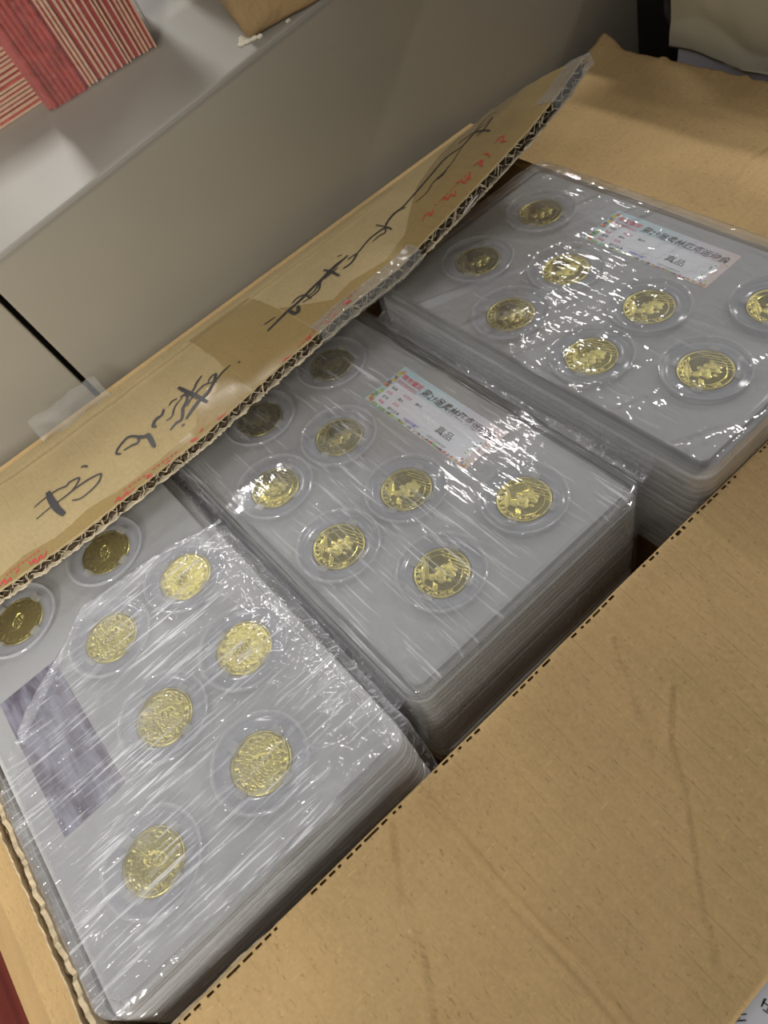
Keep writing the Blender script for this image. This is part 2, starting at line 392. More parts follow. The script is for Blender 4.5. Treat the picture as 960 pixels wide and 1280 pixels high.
POS = []   # (x, y) of the eight coins, label side up
for x, pair in ((-73.0, (30.6, -20.9)), (-26.6, (-.7, -43.2)), (26.6, (-.7, -43.2)), (73.0, (30.6, -20.9))):
    for y in pair: POS.append((x, y))

# certificate label -----------------------------------------------------------
LW, LH, LX, LY = 77.1, 29.3, -37.9, 55.3
def lab(a, b_, z=0): return (LX + a * LW, LY - b_ * LH, z)
def text_into(b, s, size, a, b_, z, shear=0, bold=0, width=None, vary=0):
    cx, cy, _ = lab(a, b_); rr = random.Random(len(s))
    n = len(s); cur = bpy.data.curves.new('t', 'FONT'); cur.body = s; cur.size = size * MM; cur.align_x = 'CENTER'; cur.align_y = 'CENTER'
    cur.resolution_u = 1; cur.shear = shear; cur.offset = bold * MM; cur.space_character = 1.0
    o = bpy.data.objects.new('t', cur); COL.objects.link(o)
    me = bpy.data.meshes.new_from_object(o.evaluated_get(bpy.context.evaluated_depsgraph_get()))
    xs = [v.co.x for v in me.vertices]; k = (width * MM / (max(xs) - min(xs))) if width else 1
    base = len(b.v)
    for v in me.vertices:
        wob = vary * MM * math.sin(v.co.x * 700)
        b.v.append((v.co.x * k + cx * MM, v.co.y + cy * MM + wob, z * MM))
    for p in me.polygons: b.f.append(tuple(base + i for i in p.vertices)); b.mi.append(b.cur)
    bpy.data.objects.remove(o); bpy.data.meshes.remove(me); bpy.data.curves.remove(cur)
def label_mat():
    m, nt, out = newmat('label_paper'); t = N(nt, 'ShaderNodeTexCoord'); s = N(nt, 'ShaderNodeSeparateXYZ'); nt.links.new(t.outputs['Generated'], s.inputs[0])
    c = ramp(nt, s.outputs['X'], [(0, (.50, .72, .80)), (.45, (.62, .76, .82)), (.8, (.78, .72, .80)), (1, (.80, .66, .62))])
    principled(nt, out, c, .35, 0, None, .4); return m
M['label'] = label_mat(); M['label_in'] = plain('label_inner_paper', (.86, .87, .93), .4)
for nm, c in dict(c_green=(.18, .50, .12), c_lime=(.45, .62, .12), c_yel=(.75, .60, .12), c_org=(.80, .33, .10), c_red=(.62, .06, .06), c_pur=(.20, .06, .25), c_blue=(.10, .28, .65), c_teal=(.03, .20, .18), c_navy=(.03, .04, .14)).items(): M[nm] = plain('label_print_' + nm[2:], c, .5)
M['txt_black'] = plain('label_black_print', (.03, .03, .035), .5); M['txt_red'] = plain('label_red_print', (.75, .10, .14), .5); M['txt_blue'] = plain('label_blue_print', (.10, .08, .55), .5)
def label_meshes():
    out = {}
    b = MB(); b.rings([rrect(LW / 2, LH / 2, .3, z, 2, LX + LW / 2, LY - LH / 2) for z in (0, .22)]); out['base'] = b.mesh('certificate_label', M['label'])
    b = MB(); b.rings([rrect(LW * .44, LH * .29, 1.5, z, 3, LX + LW * .5, LY - LH * .64) for z in (.225, .24)]); out['panel'] = b.mesh('white_panel', M['label_in'])
    b = MB(); text_into(b, '第29届奥林匹克运动会', 5.6, .62, .235, .27, .28, .10, 53, .25); text_into(b, '真品', 5.4, .68, .68, .27, 0, .05, 11)
    text_into(b, '202112240229', 2.0, .687, .885, .27, 0, .02, 13.5)
    for s, a, q, w_ in (('种类', .105, .50, 4.2), ('编号', .115, .745, 4.2), ('面值', .225, .625, 4.0), ('真8元', .36, .51, 4.6), ('现代五金', .255, .885, 9)): text_into(b, s, 2.1, a, q, .27, 0, .03, w_)
    out['title_text'] = b.mesh('title_text', M['txt_black'])
    b = MB(); text_into(b, '国宝鉴定', 4.0, .165, .20, .27, 0, .12, 16); b.box(*[v for v in (LX + 4.2, LX + 20.5, LY - 10.6, LY - 10.2, .25, .27)])
    text_into(b, '国宝评级鉴定中心', 1.5, .165, .315, .27, 0, .03, 15)
    for s, a, q, w_ in (('品名', .105, .62, 4.2), ('等级', .12, .865, 4.2), ('纪念币', .245, .505, 6), ('正品', .225, .745, 4.2)): text_into(b, s, 2.1, a, q, .27, 0, .03, w_)
    out['red_text'] = b.mesh('red_text', M['txt_red'])
    b = MB(); text_into(b, '中国金币典藏', 2.3, .435, .885, .27, 0, .04, 11); out['blue_text'] = b.mesh('blue_text', M['txt_blue'])
    keys = ['c_green', 'c_lime', 'c_yel', 'c_org', 'c_red', 'c_pur', 'c_blue', 'c_teal', 'c_navy']; b = MB(); rr = random.Random(11)
    def blob(a, q, r, c):
        b.cur = keys.index(c); n = rr.randint(5, 8); cx, cy, _ = lab(a, q); p0 = rr.random() * 6
        r = min(r, cx - LX - .05, LX + LW - cx - .05, LY - cy - .05, cy - LY + LH - .05)
        if r > .1: b.face(*[b.vert((cx + r * rr.uniform(.7, 1) * math.cos(p0 + 6.283 * k / n), cy + r * rr.uniform(.7, 1) * math.sin(p0 + 6.283 * k / n), .26 + rr.random() * .01)) for k in range(n)])
    for k in range(34):
        q = rr.uniform(.12, .98); blob(.012 + rr.random() * .03, q, rr.uniform(.9, 2.0), rr.choice(['c_teal', 'c_green', 'c_navy', 'c_red', 'c_org', 'c_yel', 'c_lime'] if q > .45 else ['c_lime', 'c_yel', 'c_org', 'c_pur']))
    for a0, a1, cs in ((.03, .10, ['c_yel', 'c_org']), (.08, .2, ['c_green', 'c_lime']), (.18, .42, ['c_lime', 'c_yel', 'c_lime', 'c_navy']), (.42, .6, ['c_yel', 'c_org', 'c_navy']), (.6, .86, ['c_red', 'c_pur', 'c_red', 'c_navy', 'c_green']), (.84, .98, ['c_org', 'c_yel', 'c_pur'])):
        for k in range(int((a1 - a0) * 150)): blob(rr.uniform(a0, a1), rr.uniform(.955, .985), rr.uniform(.5, 1.15), rr.choice(cs))
    for k in range(26): blob(rr.uniform(.90, .985), rr.uniform(.30, .93), rr.uniform(.2, .9), rr.choice(['c_blue', 'c_lime', 'c_org', 'c_blue', 'c_red', 'c_green']))
    out['border_print'] = b.mesh('border_print', [M[k] for k in keys]); return out
LAB = label_meshes()
def lav_mat():
    m, nt, out = newmat('lavender_label_paper'); v = coords(nt, (.25, 1, 1))
    f = ramp(nt, noise_t(nt, v, .16, 3, .6), [(.35, 0), (.6, 1)])
    principled(nt, out, mixc(nt, f, (.085, .065, .10), (.27, .265, .34)), .4, 0, None, .4); return m
def lav_label():
    b = MB(); b.rings([rrect(LW / 2, LH / 2, .3, z, 2, LX + LW / 2, LY - LH / 2) for z in (0, .22)]); return b.mesh('certificate_label', lav_mat())
ME_lav = lav_label()

def add_holders(slab):
    for (x, y) in POS:
        h = inst('coin_holder', ME_hold, slab, (x, y, 0)); inst('capsule_rim', ME_ridge, h)
        for k in range(4): inst('retaining_tab', ME_tab, h, (0, 0, 0), (0, 0, math.radians(-70 + 90 * k)))
NL = 9
ORDN = ['', 'second', 'third', 'fourth', 'fifth', 'sixth', 'seventh', 'eighth', 'ninth']
def stack(loc, rot, kind, where, jit, order):
    E = Euler(rot, 'XYZ').to_matrix()
    rr = random.Random(len(where) * 7 + 1)
    for k in range(NL):
        off = E @ Vector((0, 0, -PITCH * k)); j = (0, 0) if k == 0 else (rr.uniform(-.3, .3), rr.uniform(-.3, .3))
        p = (loc[0] + off.x + j[0], loc[1] + off.y + j[1], loc[2] + off.z)
        s = empty('coin_case', p, (rot[0], rot[1], rot[2] + (0 if k == 0 else rr.uniform(-.0015, .0015))),
                  (where[0] if k == 0 else '%s clear plastic coin case from the top, edge seen %s' % (ORDN[k], where[1])), 'coin case', where[2])
        inst('clear_shell', ME_shell if k == 0 else ME_shell_low, s); inst('insert_card', ME_ins, s)
        if k == 0:
            add_holders(s)
            if kind == 'sport':
                l = inst('certificate_label', LAB['base'], s, (0, 0, -3.15)); l['label'] = 'white printed certificate label with a colourful border'
                for q in ('panel', 'title_text', 'red_text', 'blue_text', 'border_print'): inst({'panel': 'white_panel'}.get(q, q), LAB[q], l)
            else:
                l = inst('certificate_label', ME_lav, s, (0, 0, -3.15)); l['label'] = 'lavender certificate label blurred by the stretch film'
            top = s
    Mx = Matrix.Translation(Vector(loc)) @ Euler(rot, 'XYZ').to_matrix().to_4x4()
    for i, (x, y) in enumerate(POS):
        p = Mx @ Vector((x, y, -3.15))
        c = inst('gold_coin', ME_coin if kind == 'sport' else ME_coing, None, p, (rot[0], rot[1], rot[2] + (0 if kind == 'sport' else -.3 + .25 * i)))
        tag(c, order[i], 'coin', where[3])
    return top
ORD_M = ['dark shaded gold coin left of the label on the middle case', 'dark gold coin partly hidden by the cut flap edge on the middle case',
         'gold coin just left of the label on the middle case', 'gold coin on the middle case nearest its long left edge, below the shaded coins',
         'gold coin directly below the label of the middle case', 'pale gold coin under streaky film at the bottom left of the middle case',
         'gold coin right of the label at the right corner of the middle case', 'gold coin nearest the bottom corner of the middle case']
ORD_R = ['dark gold coin left of the label on the far case, at its far corner', 'dark gold coin nearest the cut carton flap on the far case',
         'gold coin just below the left end of the label on the far case', 'gold coin at the left end of the front row on the far case',
         'gold coin below the label of the far case, in its centre', 'gold coin in the middle of the front row on the far case',
         'gold coin cut off by the right edge of the picture', 'gold coin nearest the front corner of the far case']
ORD_L = ['grained gold coin nearest the bottom corner of the near case', 'large bright grained gold coin nearest the right corner of the near case',
         'grained gold coin with a dark oval emblem beside the lavender label', 'pale gold coin blurred by crumpled film on the near case',
         'grained gold coin between the shaded and streaky halves of the near case', 'gold coin under dense white film streaks near the middle case',
         'dark shaded coin at the left edge of the picture', 'dark shaded coin beside the near end of the carton flap']
L_M, R_M = (0, 0, 0), (0, 0, 0)
L_R, R_R = (21, 149.2, 14.6), (0, 0, -.0)
L_L, R_L = (11, -148, 2.3), (-.03, .012, math.pi - .01)
stack(L_M, R_M, 'sport', ('clear plastic case with eight gold coins and a printed label, top of the middle stack', 'in the middle stack', 'cases in the middle stack', 'coins in the middle case'), .7, ORD_M)
stack(L_R, R_R, 'sport', ('clear plastic case with gold coins and a printed label, top of the far stack', 'in the far stack', 'cases in the far stack', 'coins in the far case'), .35, ORD_R)
stack(L_L, R_L, 'grain', ('clear plastic case with grained gold coins and a lavender label, top of the near stack', 'in the near stack', 'cases in the near stack', 'coins in the near case'), .6, ORD_L)
# board blocks that carry the stacks
for (x, y, z, lb) in ((0, 0, -8.3 - PITCH * (NL - 1), 'middle'), (21, 149.2, 14.6 - 8.3 - PITCH * (NL - 1), 'far'), (11, -148, 2.3 - 8.3 - PITCH * (NL - 1) - 3.2, 'near')):
    b = MB(); z1 = z - .1
    b.rings([rrect(92 - i, 60 - i, 3, q, 2, x, y) for i, q in ((0, -160), (0, z1 - 1), (.8, z1))]); o = b.build('packing_block', M['card_y'])
    tag(o, 'brown packing block hidden under the %s stack of cases' % lb, 'packing block', 'packing blocks')

# ------------------------------------------------------------ stretch film
def film(name, loc, rot, wr, mat, label, keep=None, side=62, off=1.35, bulge=3.2, bside=0):
    U0, V0 = HX + side, HY + side; nu, nv = int(2 * U0 / 1.35), int(2 * V0 / 1.35); r = 9.0; b = MB()
    def fn(u, v):
        x, y = -U0 + 2 * U0 * u, -V0 + 2 * V0 * v
        cx = max(-(HX - r), min(HX - r, x)); cy = max(-(HY - r), min(HY - r, y)); dx, dy = x - cx, y - cy; L = math.hypot(dx, dy)
        rr_ = r + .75
        if L <= rr_ - 1.5: return (x, y, off + wr(x, y, 0))
        nx_, ny_ = dx / L, dy / L; t = L - (rr_ - 1.5)
        if t < 2.4:
            a = t / 2.4 * math.pi / 2; q = 1.5
            return (cx + nx_ * (rr_ - 1.5 + q * math.sin(a)), cy + ny_ * (rr_ - 1.5 + q * math.sin(a)), off - q * (1 - math.cos(a)) + wr(x, y, 0) * .6)
        d = t - 2.4; k = wr(x, y, d)
        e = rr_ + (min(.02 * d, .8) + abs(k) * .9) * (.14 + .86 * ny_ * ny_ * (bside == 0 or ny_ * bside < 0)) + bulge * ny_ ** 4 * (1 if ny_ * bside <= 0 or bside == 0 else 0) * sm(0, 1.6, d) * (1 - .25 * abs(nz(x * .05, 3)))
        return (cx + nx_ * e, cy + ny_ * e, off - 1.5 - d)
    b.grid(nu, nv, fn, (lambda u, v: keep(-U0 + 2 * U0 * u, -V0 + 2 * V0 * v)) if keep else None)
    o = b.build(name, mat, smooth=True); o.location = Vector(loc) * MM; o.rotation_euler = rot
    return tag(o, label, 'plastic film', 'stretch film around the stacks')
def wr_m(x, y, d):
    if d: return .7 * nz(x * .03, y * .12, 3) + .8 * abs(nz(x * .05 + 9, y * .05, d * .08)) + .25 * nz(x * .3, y * .3, d * .3)
    e = sm(HX - 22, HX, abs(x)) + sm(HY - 14, HY, abs(y))
    return .16 * nz(x * .02, y * .35) + .20 * nz(x * .03 + 4, y * .06) * 1.5 + .15 * e * nz(x * .06, y * .4, 5)
def wr_r(x, y, d):
    if d: return 1.0 * nz(x * .05, y * .12, 3) + 1.4 * abs(nz(x * .06 + 9, y * .06, d * .07)) + .4 * nz(x * .3, y * .3, d * .3)
    e = sm(HY - 26, HY, -y) + sm(HX - 15, HX, abs(x)) * .5 + .25
    u_, w_ = .35 * x + .93 * y, .93 * x - .35 * y
    rg = max(0, nz(u_ * .014 + 3, w_ * .14, 2) - .10) * 3.0 * (.4 + e)
    return rg + .14 * nz(x * .03, y * .22) + .8 * abs(nz(x * .025 + 4, y * .10)) * (.15 + e) + .35 * e * nz(x * .2, y * .25, 5)
def wr_l(x, y, d):
    x, y = -x, -y       # work in world directions
    if d: return .8 * nz(x * .12, y * .03, 3) + .9 * abs(nz(x * .05 + 9, y * .05, d * .08)) + .3 * nz(x * .3, y * .3, d * .3)
    c = abs(x + L_L[0] - bord(y + L_L[1]))   # rolled, crumpled border of the film
    cord = math.exp(-(c / 3.0) ** 2) * (1.0 + 1.0 * abs(nz(x * .5, y * .12, 8)) + .5 * nz(x * .9, y * .3, 4))
    h = .20 * nz(x * .40, y * .025) + .34 * abs(nz(x * .16 + y * .03, y * .03 + 3)) + .30 * nz(x * .05, y * .05, 7)
    if y > 10: h += .15 * nz(x * .5, y * .09, 4)
    return h + cord * 1.3 + .25
film('stretch_film', L_M, R_M, wr_m, M['film_mid'], 'taut clear stretch film with fine streaks over the middle stack')
film('stretch_film', L_R, R_R, wr_r, M['film_right'], 'loosely wrinkled clear film over the far stack with bright creases', bside=1)
BD = [(-219, 20), (-207, 5), (-194, -7), (-170, -22.7), (-150, -37.5), (-132, -36), (-113, -34), (-95, -30), (-77, -25)]
def bord(y):
    for p, q in zip(BD, BD[1:]):
        if y <= q[0]: return p[1] + (q[1] - p[1]) * max(0, (y - p[0]) / (q[0] - p[0]))
    return BD[-1][1]
fnear = film('stretch_film', L_L, R_L, wr_l, M['film_left'], 'heavily streaked clear film with a crumpled border over the near stack', bside=1, keep=lambda x, y: -x + L_L[0] > bord(-y + L_L[1]))
b = MB()   # rolled border of the near film
rows = []
for k in range(170):
    t = k / 169; y = -200 + 125 * t; cx = bord(y) + .8 * nz(y * .1, 3); q_ = sm(-160, -185, y); rx, rz = .9 + 2.6 * q_ + .5 * nz(y * .1, 6), .5 + .9 * q_ + .2 * nz(y * .12, 9)
    rows.append([(cx + (rx + .9 * nz(q * 1.7, y * .25, 2)) * math.cos(6.283 * q / 22), y, L_L[2] + 1.5 + max(-1.1, (rz + .8 * nz(q * 1.3, y * .22, 5)) * math.sin(6.283 * q / 22)) + .03 * (y + 148)) for q in range(22)])
b.rings(rows); o = b.build('rolled_border', M['film_roll'], None, True); o.parent = fnear; o.matrix_parent_inverse = (Matrix.Translation(Vector(L_L) * MM) @ Euler(R_L, 'XYZ').to_matrix().to_4x4()).inverted()
o['label'] = 'crumpled white rolled border of the film'
def gap_film(name, y0, y1, x0, x1, z0, z1, parent, seed):
    b = MB()
    def f(u, v):
        x, t = x0 + (x1 - x0) * u, v; y = y0 + (y1 - y0) * t
        return (x, y, z0 + (z1 - z0) * t - 3.0 * math.sin(math.pi * t) + 1.6 * nz(x * .09, t * 2.2, seed) + .9 * abs(nz(x * .35, t * 4, seed + 4)) + .5 * nz(x * .8, t * 6, seed))
    b.grid(260, 12, f); o = b.build(name, M['film_roll'], parent, True); o['label'] = 'crumpled film filling the gap between two stacks'; return o
fmid = bpy.data.objects['stretch_film']
gap_film('folded_film', -78.6, -69.6, -95, 104, -2.6, -2.0, fmid, 3)
gap_film('folded_film', 69.6, 79.4, -80, 106, -1.5, 7.0, fmid, 14)

# ------------------------------------------------------------ the carton
box = empty('cardboard_carton', (0, 0, -170), None, 'large open double-wall brown cardboard carton holding the coin slabs', 'box')
BZ = 170
XL, XR, YN, YF = -145.0, 131.0, -224.0, 222.0
def bb(name, mat, smooth=False, fn=None, parent=None, label=None):
    pass
class BM_(MB):
    def vert(s, p): return MB.vert(s, (p[0], p[1], p[2] + BZ))
def put(b, name, mat, parent=box, smooth=False, label=None):
    o = b.build(name, mat, parent, smooth)
    if label: o['label'] = label
    return o
T6 = 6.5
# walls (top follows the fitted rim heights), outer shells
def wall(name, x0, x1, y0, y1, ztop, ax, mat):
    b = BM_(); n = 60; L = []
    for k in range(n + 1):
        t = k / n
        if ax == 'y':
            y = y0 + (y1 - y0) * t; z = ztop(y); L.append([(x0, y, -168), (x1, y, -168), (x1, y, z), (x0, y, z)])
        else:
            x = x0 + (x1 - x0) * t; z = ztop(x); L.append([(x, y0, -168), (x, y1, -168), (x, y1, z), (x, y0, z)])
    b.rings(L); return put(b, name, mat)
def zl(y): return 15 + 0.0213 * (min(max(y, -142), 222) + 142)
def zr(y): return -7.5 + 1.2 * nz(y * .03, 4)
wall('side_wall', XL - T6, XL, YN, YF, lambda y: zl(y) - 2.2, 'y', M['card_y'])
wall('side_wall', XR + 2.4, XR + T6, YN, YF, lambda y: zr(y) - 3.0, 'y', M['card_y'])
def zfar(x): return 8.0 - (x + 145) * .001
wall('end_wall', XL, XR, YF + .6, YF + T6, lambda x: zfar(x) - 2.5, 'x', M['card_x'])
wall('end_wall', XL, XR, YN - T6, YN - 4.4, lambda x: -14.5 + 1.0 * nz(x * .05, 1), 'x', M['card_x'])
b = BM_(); b.box(XL - T6, XR + T6, YN - T6, YF + T6, -169.9, -166); put(b, 'base_panel', M['card_y'])

# torn inner edge of the near end wall: ragged liner plies with an exposed flute between
def ragged(axis, a0, a1, c, top, thick, amp, seed, step=1.6):
    """thin upright ply with a torn upper edge"""
    b = BM_(); n = int((a1 - a0) / step); L = []
    for k in range(n + 1):
        t = a0 + (a1 - a0) * k / n; z = top(t) + amp * (nz(t * .22, seed) + .6 * nz(t * .9, seed + 3)); cc = c + .7 * nz(t * .06, seed + 7)
        p = [(cc, z), (cc + thick, z)]
        if axis == 'x': L.append([(t, cc, -60), (t, cc + thick, -60), (t, cc + thick, z), (t, cc, z - .3)])
        else: L.append([(cc, t, -60), (cc + thick, t, -60), (cc + thick, t, z), (cc, t, z - .3)])
    b.rings(L); return b
put(ragged('x', XL, XR, YN + .2, lambda t: -9.0 + (t + 20) * .045, 2.0, 2.4, 2), 'torn_liner', M['torn'], smooth=False)
put(ragged('x', XL, XR, YN - 4.0, lambda t: -11 + (t + 20) * .03, .7, 1.0, 9), 'torn_liner', M['torn'])
b = BM_(); n = 330; L = []
for k in range(n + 1):
    x = XL + (XR - XL) * k / n; y = YN - 1.6 + 1.3 * math.sin(2 * math.pi * (x + 5 * nz(x * .04, 2)) / 7.4) * (.6 + .8 * abs(nz(x * .05, 1))) + .4 * nz(x * .4, 5); z = -14.5 + (x + 20) * .04 + 2.2 * nz(x * .12, 6)
    L.append([(x, y, -60), (x, y + .35, -60), (x, y + .35, z), (x, y, z)])
b.rings(L); put(b, 'exposed_flute', M['torn'])
# torn cream edge near the near-right corner on the long wall
put(ragged('y', YN, -120, XR - 2.3, lambda t: -9.0 - (t + YN * -1) * .02 - 3.0 * sm(-175, -130, t), 1.4, 1.3, 21), 'torn_liner', M['torn'])

# flaps -------------------------------------------------------------------------------------------------
def flap_mesh(nu, nv, top, nrm, thick, hole=None):
    """board flap: relief grid on the upper face, plain underside, closed rims"""
    b = BM_()
    ids = b.grid(nu, nv, top, hole)
    low = [[None] * (nv + 1) for _ in range(nu + 1)]
    cu = list(range(0, nu + 1, 8)); cv = list(range(0, nv + 1, 8))
    if cu[-1] != nu: cu.append(nu)
    if cv[-1] != nv: cv.append(nv)
    P = lambda i, j: b.vert(tuple(a - n_ * thick for a, n_ in zip(top(i / nu, j / nv), nrm)))
    g = [[P(i, j) for j in cv] for i in cu]
    for i in range(len(cu) - 1):
        for j in range(len(cv) - 1): b.face(g[i][j], g[i][j + 1], g[i + 1][j + 1], g[i + 1][j])
    def rim(line_top, line_low):
        # fan a fine upper line onto a coarse lower line
        for q in range(len(line_low) - 1):
            seg = line_top[q * 8: min(len(line_top), q * 8 + 9)]
            b.face(*seg, line_low[q + 1], line_low[q])
    rim([ids[i][0] for i in range(nu + 1)], [r[0] for r in g]); rim([ids[i][nv] for i in range(nu + 1)], [r[-1] for r in g])
    rim([ids[0][j] for j in range(nv + 1)], g[0]); rim([ids[nu][j] for j in range(nv + 1)], g[-1])
    return b
def seg_d(px, py, pts):
    best = 1e9
    for (ax, ay), (bx, by) in zip(pts, pts[1:]):
        dx, dy = bx - ax, by - ay; t = max(0, min(1, ((px - ax) * dx + (py - ay) * dy) / (dx * dx + dy * dy + 1e-9)))
        s = (px - ax) * dy - (py - ay) * dx; d = math.hypot(px - ax - t * dx, py - ay - t * dy)
        if d < abs(best): best = d if s >= 0 else -d
    return best
# right flap: folded outward and sloping down.  (x, y) crease paths on it
SL = -37.0 / 119.0
CREASES = [(1.6, 0.55, [(133.4, -89.8), (147.9, -90.8), (173.2, -90.9), (205.5, -88.4), (229.9, -89.2)]), (1.2, 0.5, [(133.7, -105.1), (154.5, -120.0), (169.6, -124.5), (188.3, -137.6)]), (1.1, 0.6, [(169.5, 9.0), (181.9, -7.9), (194.7, -16.5), (207.3, -28.3), (223.6, -43.9), (235.6, -51.7)]), (0.9, 0.45, [(142.5, 6.3), (161.4, -4.8), (180.2, -16.4)]), (0.8, 0.3, [(141.6, 60.5), (170.2, 37.9), (199.5, 25.3)])]
def rf(u, v):
    x = XR - .5 + 119.5 * u ** 1.35; y = -238 + 466 * v; z = zr(y) + .4 + (x - XR) * SL * (1 - math.exp(-(x - XR + .6) / 4))
    for wd, am, pts in CREASES:
        wd = wd * .72
        xs = [p[0] for p in pts]; ys = [p[1] for p in pts]
        if min(xs) - 6 < x < max(xs) + 6 and min(ys) - 6 < y < max(ys) + 6:
            d = seg_d(x, y, pts); z += 2.6 * am * (math.exp(-((d - wd * .8) / wd) ** 2) - 1.0 * math.exp(-((d + wd * .8) / wd) ** 2)) * (.6 + .8 * abs(nz(x * .05, y * .05, 8)) * 1.5)
    z += 1.2 * nz(x * .012, y * .012, 2) + .12 * nz(x * .09, y * .09, 5)
    return (x, y, z)
def hole_r(u, v):
    x = 119.5 * u ** 1.35; y = -238 + 466 * v
    return not (.75 < x < 1.35 + .8 * (nz(y * .04, 9) > .33) and ((y / 4.3 + .4 * nz(y * .1, 1)) % 1.0) < .55 + .5 * nz(y * .2, 6) and (nz(y * .05, 3) > -.12))
fr = put(flap_mesh(100, 330, rf, (0, 0, 1), 4.5, hole_r), 'top_flap', M['card_x'], smooth=True, label='wide brown flap folded outward on the right, with long creases')
# far flap: folded back nearly flat
C2 = [(1.0, .8, [(44, 347), (20, 305), (14, 280), (18, 262)]), (.8, .4, [(-60, 347), (-40, 300)])]
def ff(u, v):
    x = XL + 276 * u; y = YF - .5 + 125.5 * v; z = zfar(x) + (y - YF) * .045 + 1.5 * nz(x * .01, y * .01, 4) + .15 * nz(x * .09, y * .09, 5)
    for wd, am, pts in C2:
        d = seg_d(x, y, pts)
        if abs(d) < 6: z += am * (math.exp(-((d - wd) / wd) ** 2) - math.exp(-((d + wd) / wd) ** 2))
    z += 9 * sm(XL + 20, XL, x) * sm(YF + 80, YF + 124, y) ** 2 + 3 * sm(YF + 118, YF + 125, y) * max(0, nz(x * .1, 3))
    return (x + 2.0 * nz(y * .12, 8) * sm(XL + 10, XL, x), y + 1.3 * nz(x * .15, 6) * sm(.97, 1, v), z)
put(flap_mesh(180, 84, ff, (0, 0, 1), 5.5), 'top_flap', M['card_y'], smooth=True, label='brown flap folded back flat beyond the far stack')
# near flap: hangs outward and down
def nf(u, v):
    x = XL + 276 * u; t = v * 118
    if t < 20: y, z = YN - 5.2 - t * .80, -14.2 - t * .60
    else: y, z = YN - 5.2 - 16 - (t - 20) * .50, -26.2 - (t - 20) * .866
    z += .8 * math.exp(-((t - 20) / 1.6) ** 2) + .8 * nz(x * .02, t * .02, 3) + .5 * sm(3, 0, t) * nz(x * .4, 4)
    return (x, y, z)
put(flap_mesh(160, 80, nf, (0, -.8, .6), 5.0), 'top_flap', M['card_x'], smooth=True, label='brown flap hanging outward and down at the near end')

# left flap: half closed over the slabs, its sawn double-wall edge towards us -----------------------------
FT = [(-260, -67, 15), (-175, -66, 15.2), (-131, -65, 13.9), (-57, -63, 18.5), (-3, -62, 25.7), (42, -61, 30.9), (81, -60, 33), (142, -58, 48), (180, -58, 57), (206, -58, 66), (222, -58, 74)]
def lerp_t(y):
    for (a, b_) in zip(FT, FT[1:]):
        if y <= b_[0] or b_ is FT[-1]:
            t = max(0, min(1, (y - a[0]) / (b_[0] - a[0]))); return (a[1] + (b_[1] - a[1]) * t, a[2] + (b_[2] - a[2]) * t)
def FP(y, s, up=0.0):
    x1, z1 = lerp_t(y); x1 += 2.5; z1 += 5.0; x0, z0 = XL, zl(y); s_ = s
    x = x0 + (x1 - x0) * s; z = z0 + (z1 - z0) * s + 12.0 * s * (1 - s)
    dx, dz = x1 - x0, z1 - z0; L = math.hypot(dx, dz); nx_, nz_ = -dz / L, dx / L
    return (x + nx_ * up, y, z + nz_ * up)
def crum(y, s):
    L = 84 * s
    h = .28 * nz(y * .05, L * .08, 2) + .5 * math.exp(-((L - 15 - 1.5 * nz(y * .03, 7)) / 1.1) ** 2) - .35 * math.exp(-((L - 12) / 1.5) ** 2)
    h += .35 * abs(nz(y * .03 + L * .05, L * .04, 9)) + .6 * sm(130, 200, y) * nz(y * .05 + L * .1, L * .1, 4)
    return h
def cut(y): return 1.0 + (.55 * nz(y * .25, 3) + .5 * nz(y * 1.1, 5)) / 84
Y0, Y1 = -240.0, 223.0
def lf(u, v):
    y = Y0 + (Y1 - Y0) * u; s = v * (cut(y) if v > .9 else 1); return FP(y, s, crum(y, s) * sm(0, .05, v) * sm(1.02, .93, v))
THK = .45
def sheet(topfn, nu, nv, thick):
    b = BM_(); a = b.grid(nu, nv, topfn); c = b.grid(nu, nv, lambda u, v: tuple(p - q * thick for p, q in zip(topfn(u, v), (-.2, 0, .98))))
    for i in range(nu): b.face(a[i][nv], a[i + 1][nv], c[i + 1][nv], c[i][nv])
    for j in range(nv): b.face(a[0][j], a[0][j + 1], c[0][j + 1], c[0][j]); b.face(a[nu][j], a[nu][j + 1], c[nu][j + 1], c[nu][j])
    return b
lfl = put(sheet(lf, 330, 60, THK), 'top_flap', M['card_out'], smooth=True, label='half-closed flap with black marker writing, brown tape and a sawn corrugated edge')
def low(depth, amp, seed):
    def f(u, v):
        y = Y0 + (Y1 - Y0) * u; s = v * (1 + (amp * nz(y * .18, seed) + amp * .7 * nz(y * .9, seed + 4)) / 84 if v > .85 else 1)
        return FP(y, s, -depth + .25 * nz(y * .3, seed))
    return f
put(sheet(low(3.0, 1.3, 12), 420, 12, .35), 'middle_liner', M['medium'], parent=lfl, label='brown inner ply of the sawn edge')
put(sheet(low(5.9, 1.5, 31), 420, 12, .6), 'inner_liner', M['liner'], parent=lfl, label='cream lower ply with a ragged edge')
